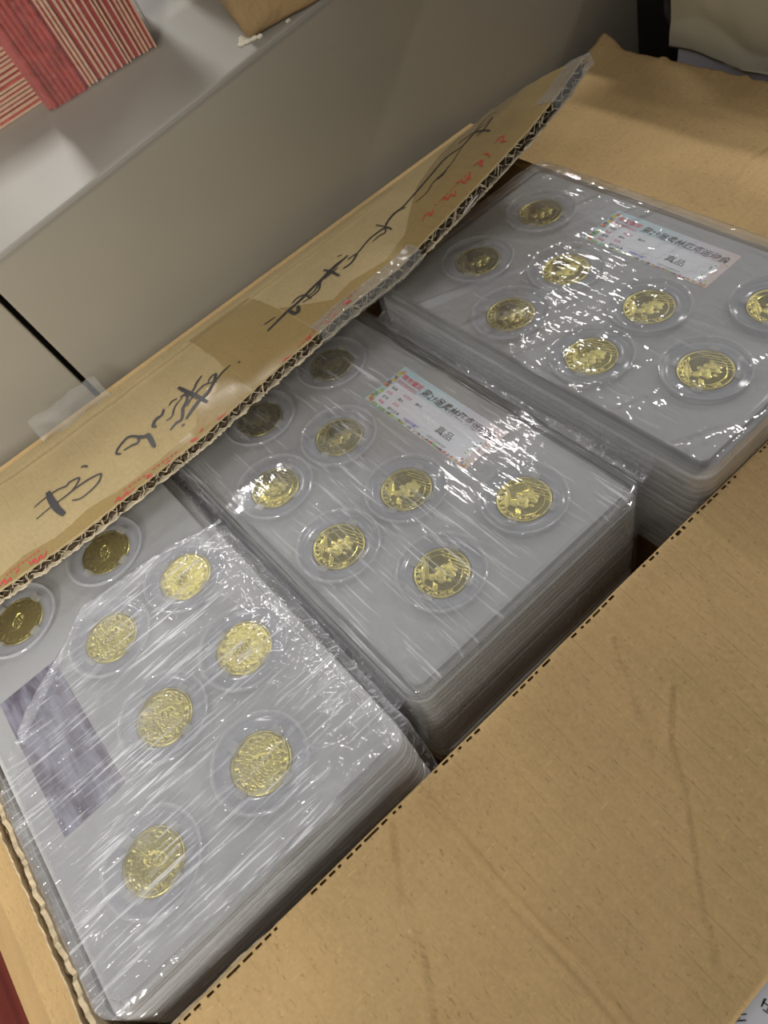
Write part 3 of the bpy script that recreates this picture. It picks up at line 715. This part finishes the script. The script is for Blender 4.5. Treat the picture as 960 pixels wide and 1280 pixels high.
def flute(d0, d1, pitch, seed, s0=.80):
    b = BM_(); n = 1500; rows = []
    ph = 0
    for k in range(n + 1):
        y = Y0 + (Y1 - Y0) * k / n; ph += (Y1 - Y0) / n / (pitch * (1 + .22 * nz(y * .05, seed)))
        am = 1 - .35 * max(0, nz(y * .07, seed + 2)) * 2
        w_ = math.sin(2 * math.pi * ph); w_ = math.copysign(abs(w_) ** .8, w_) * am
        dep = (d0 + d1) / 2 + (d1 - d0) / 2 * w_ ; e = 1 + (.9 * nz(y * .5, seed + 5) - .4) / 84
        sh = .8 * nz(y * .2, seed + 8)
        rows.append([FP(y, s0, -dep), FP(y + sh, e, -dep - .25 * nz(y * .7, seed)), FP(y + sh, e, -dep - .52), FP(y, s0, -dep - .52)])
    b.mi = []; b.rings(rows); b.mi = [0 if (q % 4) == 1 else 1 for q in range(len(b.f))]; return b
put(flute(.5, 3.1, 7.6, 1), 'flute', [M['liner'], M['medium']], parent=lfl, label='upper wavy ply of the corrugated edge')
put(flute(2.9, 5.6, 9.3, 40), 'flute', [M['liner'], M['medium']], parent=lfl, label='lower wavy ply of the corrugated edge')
# crooked torn shreds standing across the cut
b = BM_(); rr = random.Random(5)
for k in range(45):
    y = rr.uniform(-235, 218); d0, d1 = (rr.uniform(0, 1.5), rr.uniform(2.6, 5.8)); p = FP(y, 1.0, -d0); q = FP(y + rr.uniform(-4, 4), 1.0 + rr.uniform(-.5, .8) / 84, -d1); w_ = rr.uniform(.25, .5)
    b.rings([[(c[0] + a, c[1] + e_, c[2]) for a, e_ in ((0, -w_), (.5, 0), (0, w_), (-.5, 0))] for c in (p, tuple((m + n_) / 2 + rr.uniform(-.5, .6) for m, n_ in zip(p, q)), q)])
o = put(b, 'torn_fibres', M['torn'], parent=lfl, label='frayed cream fibres along the cut'); o['kind'] = 'stuff'
# marker strokes and red print on the flap
INK=[[1.67,(-138.8,0.588),(-133.1,0.576),(-125.3,0.583),(-120.5,0.605),(-118.0,0.593),(-113.3,0.615),(-114.9,0.642),(-119.6,0.671),(-124.4,0.677)],[1.67,(-141.1,0.694),(-132.8,0.677),(-124.4,0.677),(-118.7,0.674),(-110.9,0.683),(-104.7,0.706),(-104.1,0.726),(-107.1,0.76),(-112.9,0.778),(-118.9,0.776),(-122.5,0.742)],[5.42,(-129.3,0.541),(-130.2,0.619),(-130.5,0.719),(-129.4,0.799)],[1.67,(-109.1,0.548),(-107.4,0.559),(-106.4,0.586)],[2.29,(-89.7,0.682),(-91.4,0.65),(-88.3,0.616),(-82.1,0.594),(-78.8,0.627),(-77.8,0.665),(-79.9,0.697),(-82.9,0.682),(-87.6,0.671)],[3.75,(-77.3,0.652),(-75.7,0.688),(-73.6,0.7),(-74.2,0.755),(-75.0,0.805),(-74.5,0.819)],[2.92,(-58.3,0.59),(-61.0,0.624),(-64.4,0.624),(-67.0,0.639),(-68.5,0.663),(-67.2,0.683)],[1.46,(-55.0,0.596),(-52.3,0.581),(-49.5,0.594)],[1.46,(-61.7,0.696),(-58.1,0.698),(-55.1,0.66),(-51.8,0.634),(-47.3,0.623)],[2.63,(-63.5,0.79),(-58.9,0.772),(-56.4,0.782),(-53.6,0.752),(-51.4,0.71),(-48.1,0.685),(-45.3,0.652),(-45.3,0.615),(-47.9,0.603)],[3.79,(-44.6,0.511),(-43.4,0.607),(-42.0,0.704),(-40.4,0.812)],[3.21,(-54.1,0.805),(-49.3,0.78),(-43.3,0.757),(-38.2,0.75),(-31.6,0.717),(-26.1,0.658)],[1.75,(-49.1,0.719),(-44.3,0.687),(-36.9,0.668),(-33.9,0.671),(-28.9,0.725)],[2.04,(-31.6,0.573),(-36.6,0.599),(-39.8,0.631),(-42.4,0.635)],[1.75,(-32.4,0.673),(-29.5,0.647),(-26.1,0.658),(-29.4,0.705),(-23.7,0.688),(-17.7,0.683)],[1.17,(-14.4,0.718),(-12.9,0.724)],[1.75,(-56.4,0.827),(-58.3,0.826)],[2.92,(9.7,0.66),(17.7,0.645),(25.7,0.629),(33.0,0.627),(39.9,0.613),(49.9,0.587),(60.5,0.571),(75.0,0.538)],[1.25,(11.9,0.57),(13.7,0.579),(19.1,0.588)],[3.75,(26.2,0.621),(26.2,0.699),(28.7,0.708),(31.2,0.658)],[1.67,(31.0,0.59),(35.8,0.58),(39.0,0.608),(38.8,0.689)],[1.67,(34.3,0.665),(44.8,0.669),(51.7,0.596),(56.5,0.597),(64.3,0.589)],[2.5,(59.4,0.501),(60.0,0.58),(59.6,0.681)],[1.67,(39.3,0.641),(44.0,0.644),(54.2,0.575),(64.6,0.545),(73.5,0.542)],[1.88,(64.9,0.636),(70.7,0.642),(78.1,0.594),(72.1,0.582)],[2.08,(78.1,0.594),(88.5,0.564),(95.7,0.572),(100.4,0.598),(100.0,0.664)],[1.46,(88.8,0.615),(93.7,0.618),(96.8,0.638),(100.2,0.59)],[2.5,(100.2,0.59),(106.8,0.545),(114.0,0.536),(117.2,0.574)],[1.25,(101.0,0.479),(100.8,0.582)],[1.46,(71.7,0.472),(74.0,0.485)],[2.06,(102.4,0.561),(109.9,0.538),(117.8,0.543),(128.4,0.514),(139.3,0.48),(150.8,0.443),(161.5,0.402),(169.1,0.418),(175.0,0.438),(187.5,0.396),(201.1,0.434)],[1.13,(122.2,0.62),(131.1,0.62),(138.8,0.581),(150.7,0.569),(160.7,0.522),(175.0,0.438)],[1.5,(141.4,0.586),(146.6,0.59),(153.6,0.549)],[2.25,(179.7,0.332),(186.5,0.345),(188.0,0.42),(183.5,0.607)],[1.69,(181.9,0.493),(189.7,0.492),(201.7,0.419)],[1.13,(181.1,0.427),(196.1,0.355),(205.7,0.334),(206.7,0.415)]]
RED=[[1.46,(-107.6,0.979),(-104.3,0.963),(-104.7,0.992),(-99.8,0.973),(-100.2,0.992),(-95.8,0.985)],[1.46,(-88.5,0.98),(-86.5,0.972),(-85.9,0.992),(-87.8,0.992),(-87.9,0.979)],[1.46,(-77.3,0.992),(-75.1,0.988),(-74.6,0.992),(-76.4,0.992)],[1.04,(-100.5,0.946),(-98.9,0.948)],[1.04,(-97.8,0.949),(-96.1,0.95)],[1.04,(-95.1,0.951),(-93.4,0.953)],[1.04,(-92.3,0.954),(-90.7,0.955)],[1.04,(-89.6,0.956),(-88.0,0.957)],[1.04,(-83.3,0.958),(-81.7,0.959)],[1.04,(-80.7,0.96),(-79.2,0.961)],[1.04,(-78.2,0.962),(-76.6,0.963)],[1.04,(-75.6,0.964),(-74.0,0.965)],[1.04,(-73.0,0.966),(-71.5,0.967)],[1.04,(-70.4,0.968),(-68.9,0.969)],[1.04,(-166.6,0.928),(-165.4,0.928)],[1.04,(-164.5,0.928),(-163.2,0.927)],[1.04,(-162.4,0.927),(-161.1,0.927)],[1.04,(-160.2,0.926),(-158.9,0.926)],[1.04,(-158.1,0.926),(-156.8,0.925)],[1.04,(-155.9,0.925),(-154.6,0.925)],[1.04,(-153.8,0.925),(-152.5,0.924)],[1.04,(-151.6,0.924),(-150.3,0.924)],[1.04,(-149.4,0.923),(-148.1,0.923)],[0.94,(11.2,0.982),(12.8,0.98)],[0.94,(13.9,0.978),(15.5,0.975)],[0.94,(16.6,0.973),(18.2,0.971)],[0.94,(19.3,0.969),(20.9,0.966)],[0.94,(22.0,0.964),(23.6,0.961)],[0.94,(24.7,0.959),(26.4,0.957)],[0.94,(28.6,0.953),(30.4,0.95)],[0.94,(31.7,0.947),(33.5,0.943)],[0.94,(34.7,0.941),(36.5,0.937)],[0.94,(37.8,0.934),(39.6,0.93)],[0.94,(41.8,0.936),(43.5,0.936)],[0.94,(44.7,0.935),(46.4,0.935)],[0.94,(47.6,0.934),(49.3,0.934)],[0.94,(50.4,0.933),(52.2,0.933)],[0.94,(53.3,0.932),(55.1,0.932)],[0.94,(121.0,0.821),(122.7,0.822)],[0.94,(123.8,0.822),(125.5,0.822)],[0.94,(126.6,0.822),(128.3,0.823)],[0.94,(129.4,0.823),(131.1,0.823)],[0.94,(132.2,0.823),(133.8,0.824)],[0.94,(134.9,0.824),(136.6,0.824)],[0.94,(137.7,0.824),(139.4,0.825)],[0.94,(140.5,0.825),(142.2,0.825)],[0.94,(143.3,0.826),(145.0,0.827)],[1.46,(-171.3,0.972),(-168.2,0.948),(-168.6,0.982),(-165.9,0.968),(-166.1,0.992)],[1.46,(-162.6,0.963),(-160.2,0.945)],[1.46,(-154.9,0.947),(-154.6,0.975),(-152.5,0.954),(-152.1,0.99),(-149.5,0.959),(-148.8,0.991),(-145.8,0.956)],[2.33,(-60.6,0.974),(-57.0,0.987)],[1.75,(-43.7,0.986),(-38.5,0.992)],[1.17,(-54.3,0.961),(-51.5,0.959)],[1.31,(-0.3,0.992),(2.8,0.985),(3.1,0.992),(6.1,0.992)],[1.31,(16.6,0.978),(19.2,0.97),(19.1,0.992),(16.6,0.992)],[1.31,(31.2,0.97),(31.0,0.992),(33.4,0.991),(30.7,0.985)],[1.31,(34.7,0.992),(38.5,0.97)],[2.63,(43.7,0.963),(48.5,0.967)],[1.31,(109.8,0.84),(113.5,0.822),(115.9,0.828),(114.3,0.87),(118.4,0.84)],[1.31,(125.3,0.84),(128.1,0.833),(126.3,0.877),(130.1,0.859),(129.5,0.907),(133.1,0.871)],[1.31,(139.0,0.793),(140.3,0.84),(138.9,0.884),(143.3,0.853),(141.8,0.897),(147.3,0.828)],[1.31,(152.0,0.815),(154.9,0.822),(151.9,0.889),(156.7,0.816),(155.4,0.864)],[1.31,(160.9,0.802),(161.9,0.824),(158.8,0.886)],[1.31,(169.8,0.803),(174.0,0.796),(175.5,0.82),(171.7,0.849),(171.3,0.892),(170.7,0.834)]]

def stroke(b, S, up):
    wpx = S[0]; pts = S[1:]
    if len(pts) > 2:   # smooth the path
        q = []
        for i in range(len(pts) - 1):
            p0, p1, p2, p3 = pts[max(i - 1, 0)], pts[i], pts[i + 1], pts[min(i + 2, len(pts) - 1)]
            for k in range(4):
                t = k / 4; q.append(tuple(.5 * (2 * p1[c] + (p2[c] - p0[c]) * t + (2 * p0[c] - 5 * p1[c] + 4 * p2[c] - p3[c]) * t * t + (3 * p1[c] - p0[c] - 3 * p2[c] + p3[c]) * t ** 3) for c in (0, 1)))
        q.append(pts[-1]); pts = q
    n = len(pts); L = [(y, s * 84) for y, s in pts]; rows = []
    for i in range(n):
        a, c = L[max(0, i - 1)], L[min(n - 1, i + 1)]; dx, dy = c[0] - a[0], c[1] - a[1]; l = math.hypot(dx, dy) or 1
        w_ = wpx * .56 * .5 * (.55 + .45 * math.sin(math.pi * (i + .6) / (n + .2))) * 1.25
        nx_, ny_ = -dy / l * w_, dx / l * w_
        rows.append([b.vert(FP(L[i][0] + k * nx_, min(.996, (L[i][1] + k * ny_) / 84), up + crum(L[i][0], L[i][1] / 84) * sm(1.02, .93, L[i][1] / 84) + .12)) for k in (-1, 1)])
    for r0, r1 in zip(rows, rows[1:]): b.face(r0[0], r1[0], r1[1], r0[1])
b = BM_()
for S in INK: stroke(b, S, .28)
put(b, 'marker_writing', M['ink'], parent=lfl, label='black marker handwriting')
b = BM_()
for S in RED: stroke(b, S, .24)
put(b, 'red_print', M['red_ink'], parent=lfl, label='cut-off red printed characters and dashes')['kind'] = 'stuff'
# brown tape: lower band with a stepped edge, and a piece laid across
TB = [(-240, .90), (-169, .91), (-155, .88), (-139, .91), (-120, .88), (-104, .92), (-79, .935), (-53, .90), (-47, .80), (-36, .72), (-20, .66), (-19.5, .10), (24, .12), (24.5, .52), (33, .68), (44, .85), (59, .81), (81, .86), (100, .80), (120, .60), (135, .45), (172, .22), (222, .1)]
def tb(y):
    for (a, q) in zip(TB, TB[1:]):
        if y <= q[0]: return a[1] + (q[1] - a[1]) * (y - a[0]) / (q[0] - a[0])
    return TB[-1][1]
def tape(y0, y1, n, m):
    b = BM_()
    def f(u, v):
        y = y0 + (y1 - y0) * u; s0 = tb(y); s = s0 + (.992 - s0) * v; return FP(y, s, crum(y, s) * sm(1.02, .93, s) + .17)
    b.grid(n, m, f); return b
put(tape(-240, -19.6, 160, 5), 'packing_tape', M['tape'], parent=lfl, smooth=True)
put(tape(-19.4, 24.2, 40, 24), 'packing_tape', M['tape'], parent=lfl, smooth=True)
put(tape(24.6, 222, 150, 18), 'packing_tape', M['tape'], parent=lfl, smooth=True)
# clear tape tail behind the fold, and over the cut in the middle
b = BM_(); b.grid(30, 12, lambda u, v: (XL + 4 - 19 * v + 2 * nz(u * 4, 2), -116 + 44 * u, zl(-90) + 1.2 + 3.5 * v + 2.2 * nz(u * 5, v * 3)))
put(b, 'clear_tape', M['cleartape'], parent=lfl, smooth=True)
b = BM_()
def ct(u, v):
    y = 24 + 70 * u; k = v * 16
    if k < 8: p = FP(y, .91 + k / 84 * 1.05, .5)
    else: p = FP(y, 1.015, .5 - (k - 8) * .85)
    j = 1.0; return (p[0] + .6 * j * nz(y * .4, k * .5, 1), p[1], p[2] + .7 * nz(y * .35, k * .5, 4))
b.grid(70, 16, ct); put(b, 'clear_tape', M['cleartape'], parent=lfl, smooth=True)
b = BM_()
def ct2(u, v):
    y = 196 + 29 * u; k = v * 20
    p = FP(y, .87 + k / 84, .6) if k < 12 else FP(y, 1.02, .6 - (k - 12) * .8)
    return (p[0] + .5 * nz(y * .3, k * .4, 1), p[1], p[2] + .6 * nz(y * .3, k * .5, 4))
b.grid(30, 20, ct2); put(b, 'clear_tape', M['cleartape'], parent=lfl, smooth=True)
# white paper scrap stuck to the cut
b = BM_(); c = FP(129, 1.02, -2.5); n = 12; pts = []
for k in range(n):
    a = 2 * math.pi * k / n; pts.append((5.6 * math.cos(a) * (1 + .18 * nz(k * 1.3, 2)), 2.0 * math.sin(a) * (1 + .35 * nz(k * 1.7, 5))))
b.rings([[(c[0] + 1.2 + q, c[1] + p, c[2] + p * .38 + q * .9 + dz) for p, q in pts] for dz in (0, .4)])
put(b, 'paper_scrap', M['white'], parent=lfl, label='white torn paper scrap')

# ------------------------------------------------------------ things on the ledge (built in the cabinet's frame)
def fx(p): return wf(*p)
M['rcard'] = plain('red_card_face', (.30, .018, .022), .5)
M['rbump'] = plain('embossed_red_paper', (.46, .068, .055), .55, bscale=.35, bdist=.6, var=.45)
M['redge'] = plain('card_cut_edge', (.60, .38, .24), .7, bscale=.8, bdist=.05, var=.2)
M['rpink'] = plain('pink_red_side', (.45, .10, .09), .5, bscale=.3, bdist=.3, var=.3)
t = empty('red_packet_bundle', (0, 0, 0), None, 'tall shrink-wrapped bundle of upright red packets on the ledge', 'packets', 'red packet bundles')
t.matrix_basis = tilt @ Matrix.Translation(Vector((-253, 80, 105)) * MM) @ Matrix.Rotation(-.30 + .045, 4, 'Z')
# local frame: x towards us, y along the row, z up; the face is at x = 0, row runs y = -70 .. 0
y = 0.0; rr = random.Random(8); k = 0
ME_edge = {}
while y > -47:
    w_ = rr.choice((1.2, 1.2, 1.5)); g = rr.choice((.9, 1.2, 1.6, 1.6, 2.6)); x0 = rr.uniform(-1.2, 0); z0 = .1
    b = MB(); b.box(-62, x0, y - w_, y, z0 + rr.uniform(0, .8), 118); o = b.build('packet', M['redge'], t)
    b = MB(); b.box(-62, x0 - 1.0 - rr.uniform(0, .6), y - w_ - g, y - w_, z0 + .6, 117); b.build('packet', M['rcard'], t)
    y -= w_ + g; k += 1
for q in range(7):
    b = MB(); x0 = -rr.uniform(.2, 1.2); y0 = y; y -= 3.3
    def emb(u, v, y0=y0, x0=x0): return (x0 + .9 * math.sin(math.pi * u) + .3 * nz(v * 50, y0), y0 - 3.2 * u, .3 + 117 * v)
    b.grid(4, 60, emb); b.box(-62, x0 - .3, y0 - 3.2, y0, .3, 117); b.build('packet', M['rbump'], t)
b = MB(); b.box(-60, -2.5, y - 3.5, y, .6, 116); b.build('side_wrap', M['rpink'], t)
b = MB()
def wrap(u, v):
    a = 2 * math.pi * u; L = rrect(33.5, 37.6, 3.5, 0, 6, -31, -35.5); p = L[int(u * (len(L) - 1e-6)) % len(L)] if u < 1 else L[0]
    z = 118 * v; j = 1.6 * abs(nz(p[1] * .12, z * .12, 1)) * sm(42, 5, z) + .2
    n_ = Vector((p[0] + 31, p[1] + 35.5, 0)).normalized(); return (p[0] + n_.x * j, p[1] + n_.y * j, z + .2 + (2.0 * nz(p[1] * .2, 3) if v < .01 else 0) * 0)
b.grid(28, 60, wrap); b.build('shrink_film', M['bagfilm'], t, True)

t = empty('red_packet_bundle', (0, 0, 0), None, 'shrink-wrapped pile of flat-lying red packets at the left edge of the ledge', 'packets', 'red packet bundles')
t.matrix_basis = tilt @ Matrix.Translation(Vector((-290, 12.5, 105)) * MM) @ Matrix.Rotation(-.18, 4, 'Z')
z = .2
for k in range(15):
    h = rr.choice((1.1, 1.4)); g = rr.choice((1.0, 1.5, 2.2)); x0 = -rr.uniform(0, 1.0)
    b = MB(); b.box(-60, x0, -110, -rr.uniform(0, 1), z, z + h); b.build('packet', M['redge'], t); z += h
    b = MB(); b.box(-60, x0 - 1.0, -110, -1.0, z, z + g); b.build('packet', M['rcard'] if k % 3 else M['rbump'], t); z += g
b = MB(); b.rings([rrect(31.5, 57, 2.5, q, 3, -30, -55) for q in (.1, z + .5)], False, True); b.build('shrink_film', M['bagfilm'], t)

# brown paper parcel with a torn corner
M['kraft'] = plain('crumpled_kraft_paper', (.40, .27, .125), .6, bscale=.09, bdist=2.0, var=.18)
t = empty('brown_paper_parcel', (0, 0, 0), None, 'brown kraft-paper parcel with a torn white corner on the ledge', 'parcel')
t.matrix_basis = tilt @ Matrix.Translation(Vector((-187, 106, 105)) * MM) @ Matrix.Rotation(-.36 + .045, 4, 'Z')
# local: corner at origin, front face runs +y at x = 0, body towards -x
b = MB()
def par(z, i):
    L = []
    for p in rrect(45 - i, 75 - i, 3.0 + .05 * z, z, 4, -45, 75):
        n_ = Vector((p[0] + 45, p[1] - 75, 0)).normalized(); j = 2.2 * nz(p[0] * .05, p[1] * .05, z * .04) + .7 * nz(p[0] * .2, p[1] * .2, z * .2); L.append((p[0] + n_.x * j, p[1] + n_.y * j, z))
    return L
LL = []
for z, i in [(0.2, 2.5), (1.2, .9), (3, .2)] + [(3 + 4 * k, 0) for k in range(1, 27)]: LL.append(par(z, i))
# subdivide long sides by resampling each loop
def resamp(L, n=120):
    out = []; P = L + [L[0]]; ds = [0]
    for a, c in zip(P, P[1:]): ds.append(ds[-1] + math.dist(a, c))
    for k in range(n):
        t_ = ds[-1] * k / n; i = next(q for q in range(len(ds) - 1) if ds[q + 1] >= t_); f = (t_ - ds[i]) / max(1e-6, ds[i + 1] - ds[i])
        p = [P[i][c] + (P[i + 1][c] - P[i][c]) * f for c in range(3)]; dx = 1.6 * nz(p[0] * .04, p[1] * .04, p[2] * .05) + .5 * nz(p[0] * .15, p[1] * .15, p[2] * .15)
        n_ = Vector((p[0] + 45, p[1] - 75, 0)).normalized(); out.append((p[0] + n_.x * dx, p[1] + n_.y * dx, p[2]))
    return out
b.rings([resamp(L) for L in LL]); b.build('paper_wrapping', M['kraft'], t, True)
b = MB()
for (x, y_, s) in ((-1, 2, 3.6), (-5, -1, 3.0), (-2, -2, 3.4), (1.5, 8, 2.2), (0, 5, 2.4), (-8, -1, 1.8), (2.5, 25, 1.6)):
    n = 9; b.rings([[(x + s * k_ * math.cos(6.283 * k / n) * (.6 + .7 * abs(nz(k * .9, s))), y_ + s * 1.2 * k_ * math.sin(6.283 * k / n) * (.6 + .7 * abs(nz(k * 1.1, s + 3))), z_ + .5 * nz(k, s)) for k in range(n)] for k_, z_ in ((1, .15), (1.0, .8), (.5, 1.5))])
b.build('torn_padding', plain('torn_padding', (.72, .66, .52), .9, bscale=.4, bdist=.8, var=.2), t, False)
# dark plastic-wrapped packet deeper on the ledge
M['darkbag'] = clear('dark_bag_film', (.75, .70, .62), .18, (.32, .25, .16), .12, .06, 3, bmp=[(.08, (1, 1, 1), (0, 0, 0), 2.0, 3)])
t = empty('bagged_dark_packet', (0, 0, 0), None, 'dark brown packet in crinkled plastic between the red packets and the parcel', 'packet')
t.matrix_basis = tilt @ Matrix.Translation(Vector((-290, 150, 105)) * MM) @ Matrix.Rotation(-.3, 4, 'Z')
b = MB(); b.rings([rrect(28 - i, 28 - i, 6, z, 4, -30, 0) for i, z in ((2, .4), (0, 3), (0, 88), (3, 91))]); b.build('packet_body', plain('dark_brown_board', (.075, .045, .022), .5, bscale=.1, bdist=1), t)
b = MB(); LL = []
for k in range(24):
    z = .3 + 94 * (k / 23); LL.append([(p[0] + 3.0 * nz(p[0] * .07, p[1] * .07, z * .06), p[1] + 3.0 * nz(p[0] * .07 + 5, p[1] * .07, z * .06), z) for p in resamp(rrect(31 + 5 * sm(20, 0, z), 31 + 5 * sm(20, 0, z), 8, z, 4, -30, 0), 60)])
b.rings(LL, False, True); b.build('plastic_bag', M['darkbag'], t, True)

# ------------------------------------------------------------ pale box in a bag beyond the far flap
t = empty('bagged_white_box', (0, 375, -170), None, 'white box under a yellowish translucent bag beyond the far flap', 'box')
b = MB(); b.rings([rrect(98 - i, 12 - i * .2, 1.5, z, 2, -3, 6) for i, z in ((0, 0), (0, 262), (1, 263))]); b.build('box_body', plain('white_box_board', (.85, .83, .92), .55), t)
M['pale'] = clear('yellowish_bag', (.9, .9, .8), .80, (.84, .80, .60), .22, .04, 4, bmp=[(.02, (1, 1, 1), (0, 0, 0), 1.5, 2)])
b = MB()
def bagf(u, v):
    x = -106 + 205 * u; z = 180 + 100 * v; f = 5.0 * abs(nz(x * .02 + z * .012, z * .03, 3)) + .8 * nz(x * .06 + z * .05, z * .05, 6)
    if v < .001: z += 4 * nz(x * .04, 2) - x * .05
    return (x, -8.5 - f, z + (5 * nz(x * .03, 1) - (x + 100) * .06) * (1 - v))
b.grid(120, 60, bagf); b.build('plastic_bag', M['pale'], t, True)
b = MB(); b.grid(10, 14, lambda u, v: (-104 - 11 * math.sin(math.pi * min(1, v * 1.2)) * u, -6 - 3 * nz(u * 3, v * 4), 188 + 46 * v + 3 * nz(u * 3, v * 3))); b.build('bag_corner', M['bagfilm'], t, True)

# ------------------------------------------------------------ white printed carton at the lower right
t = empty('white_printed_carton', (285, -72, -170), (0, 0, .12), 'white carton with black printing at the bottom right corner', 'box')
b = MB(); b.rings([rrect(36 - i, 60 - i, 4, z, 5, 0, 0) for i, z in ((0, 0), (0, 98), (.6, 100), (2, 101))]); b.build('carton_body', plain('white_carton_board', (.78, .78, .82), .4), t, False)
b = MB(); rr = random.Random(4)
for k in range(10):
    cx, cy = -31 + (k % 2) * 5, -44 + k * 8.0
    for q in range(5):
        a = rr.choice((0, math.pi / 2, .8)) + rr.uniform(-.2, .2); L = rr.uniform(.9, 1.9); ox, oy = cx + rr.uniform(-1.4, 1.4), cy + rr.uniform(-1.6, 1.6); w_ = .22
        dx, dy = math.cos(a) * L, math.sin(a) * L; nx_, ny_ = -math.sin(a) * w_, math.cos(a) * w_
        b.quad((ox - dx - nx_, oy - dy - ny_, 101.15), (ox + dx - nx_, oy + dy - ny_, 101.15), (ox + dx + nx_, oy + dy + ny_, 101.15), (ox - dx + nx_, oy - dy + ny_, 101.15))
b.build('printed_strokes', M['ink'], t)
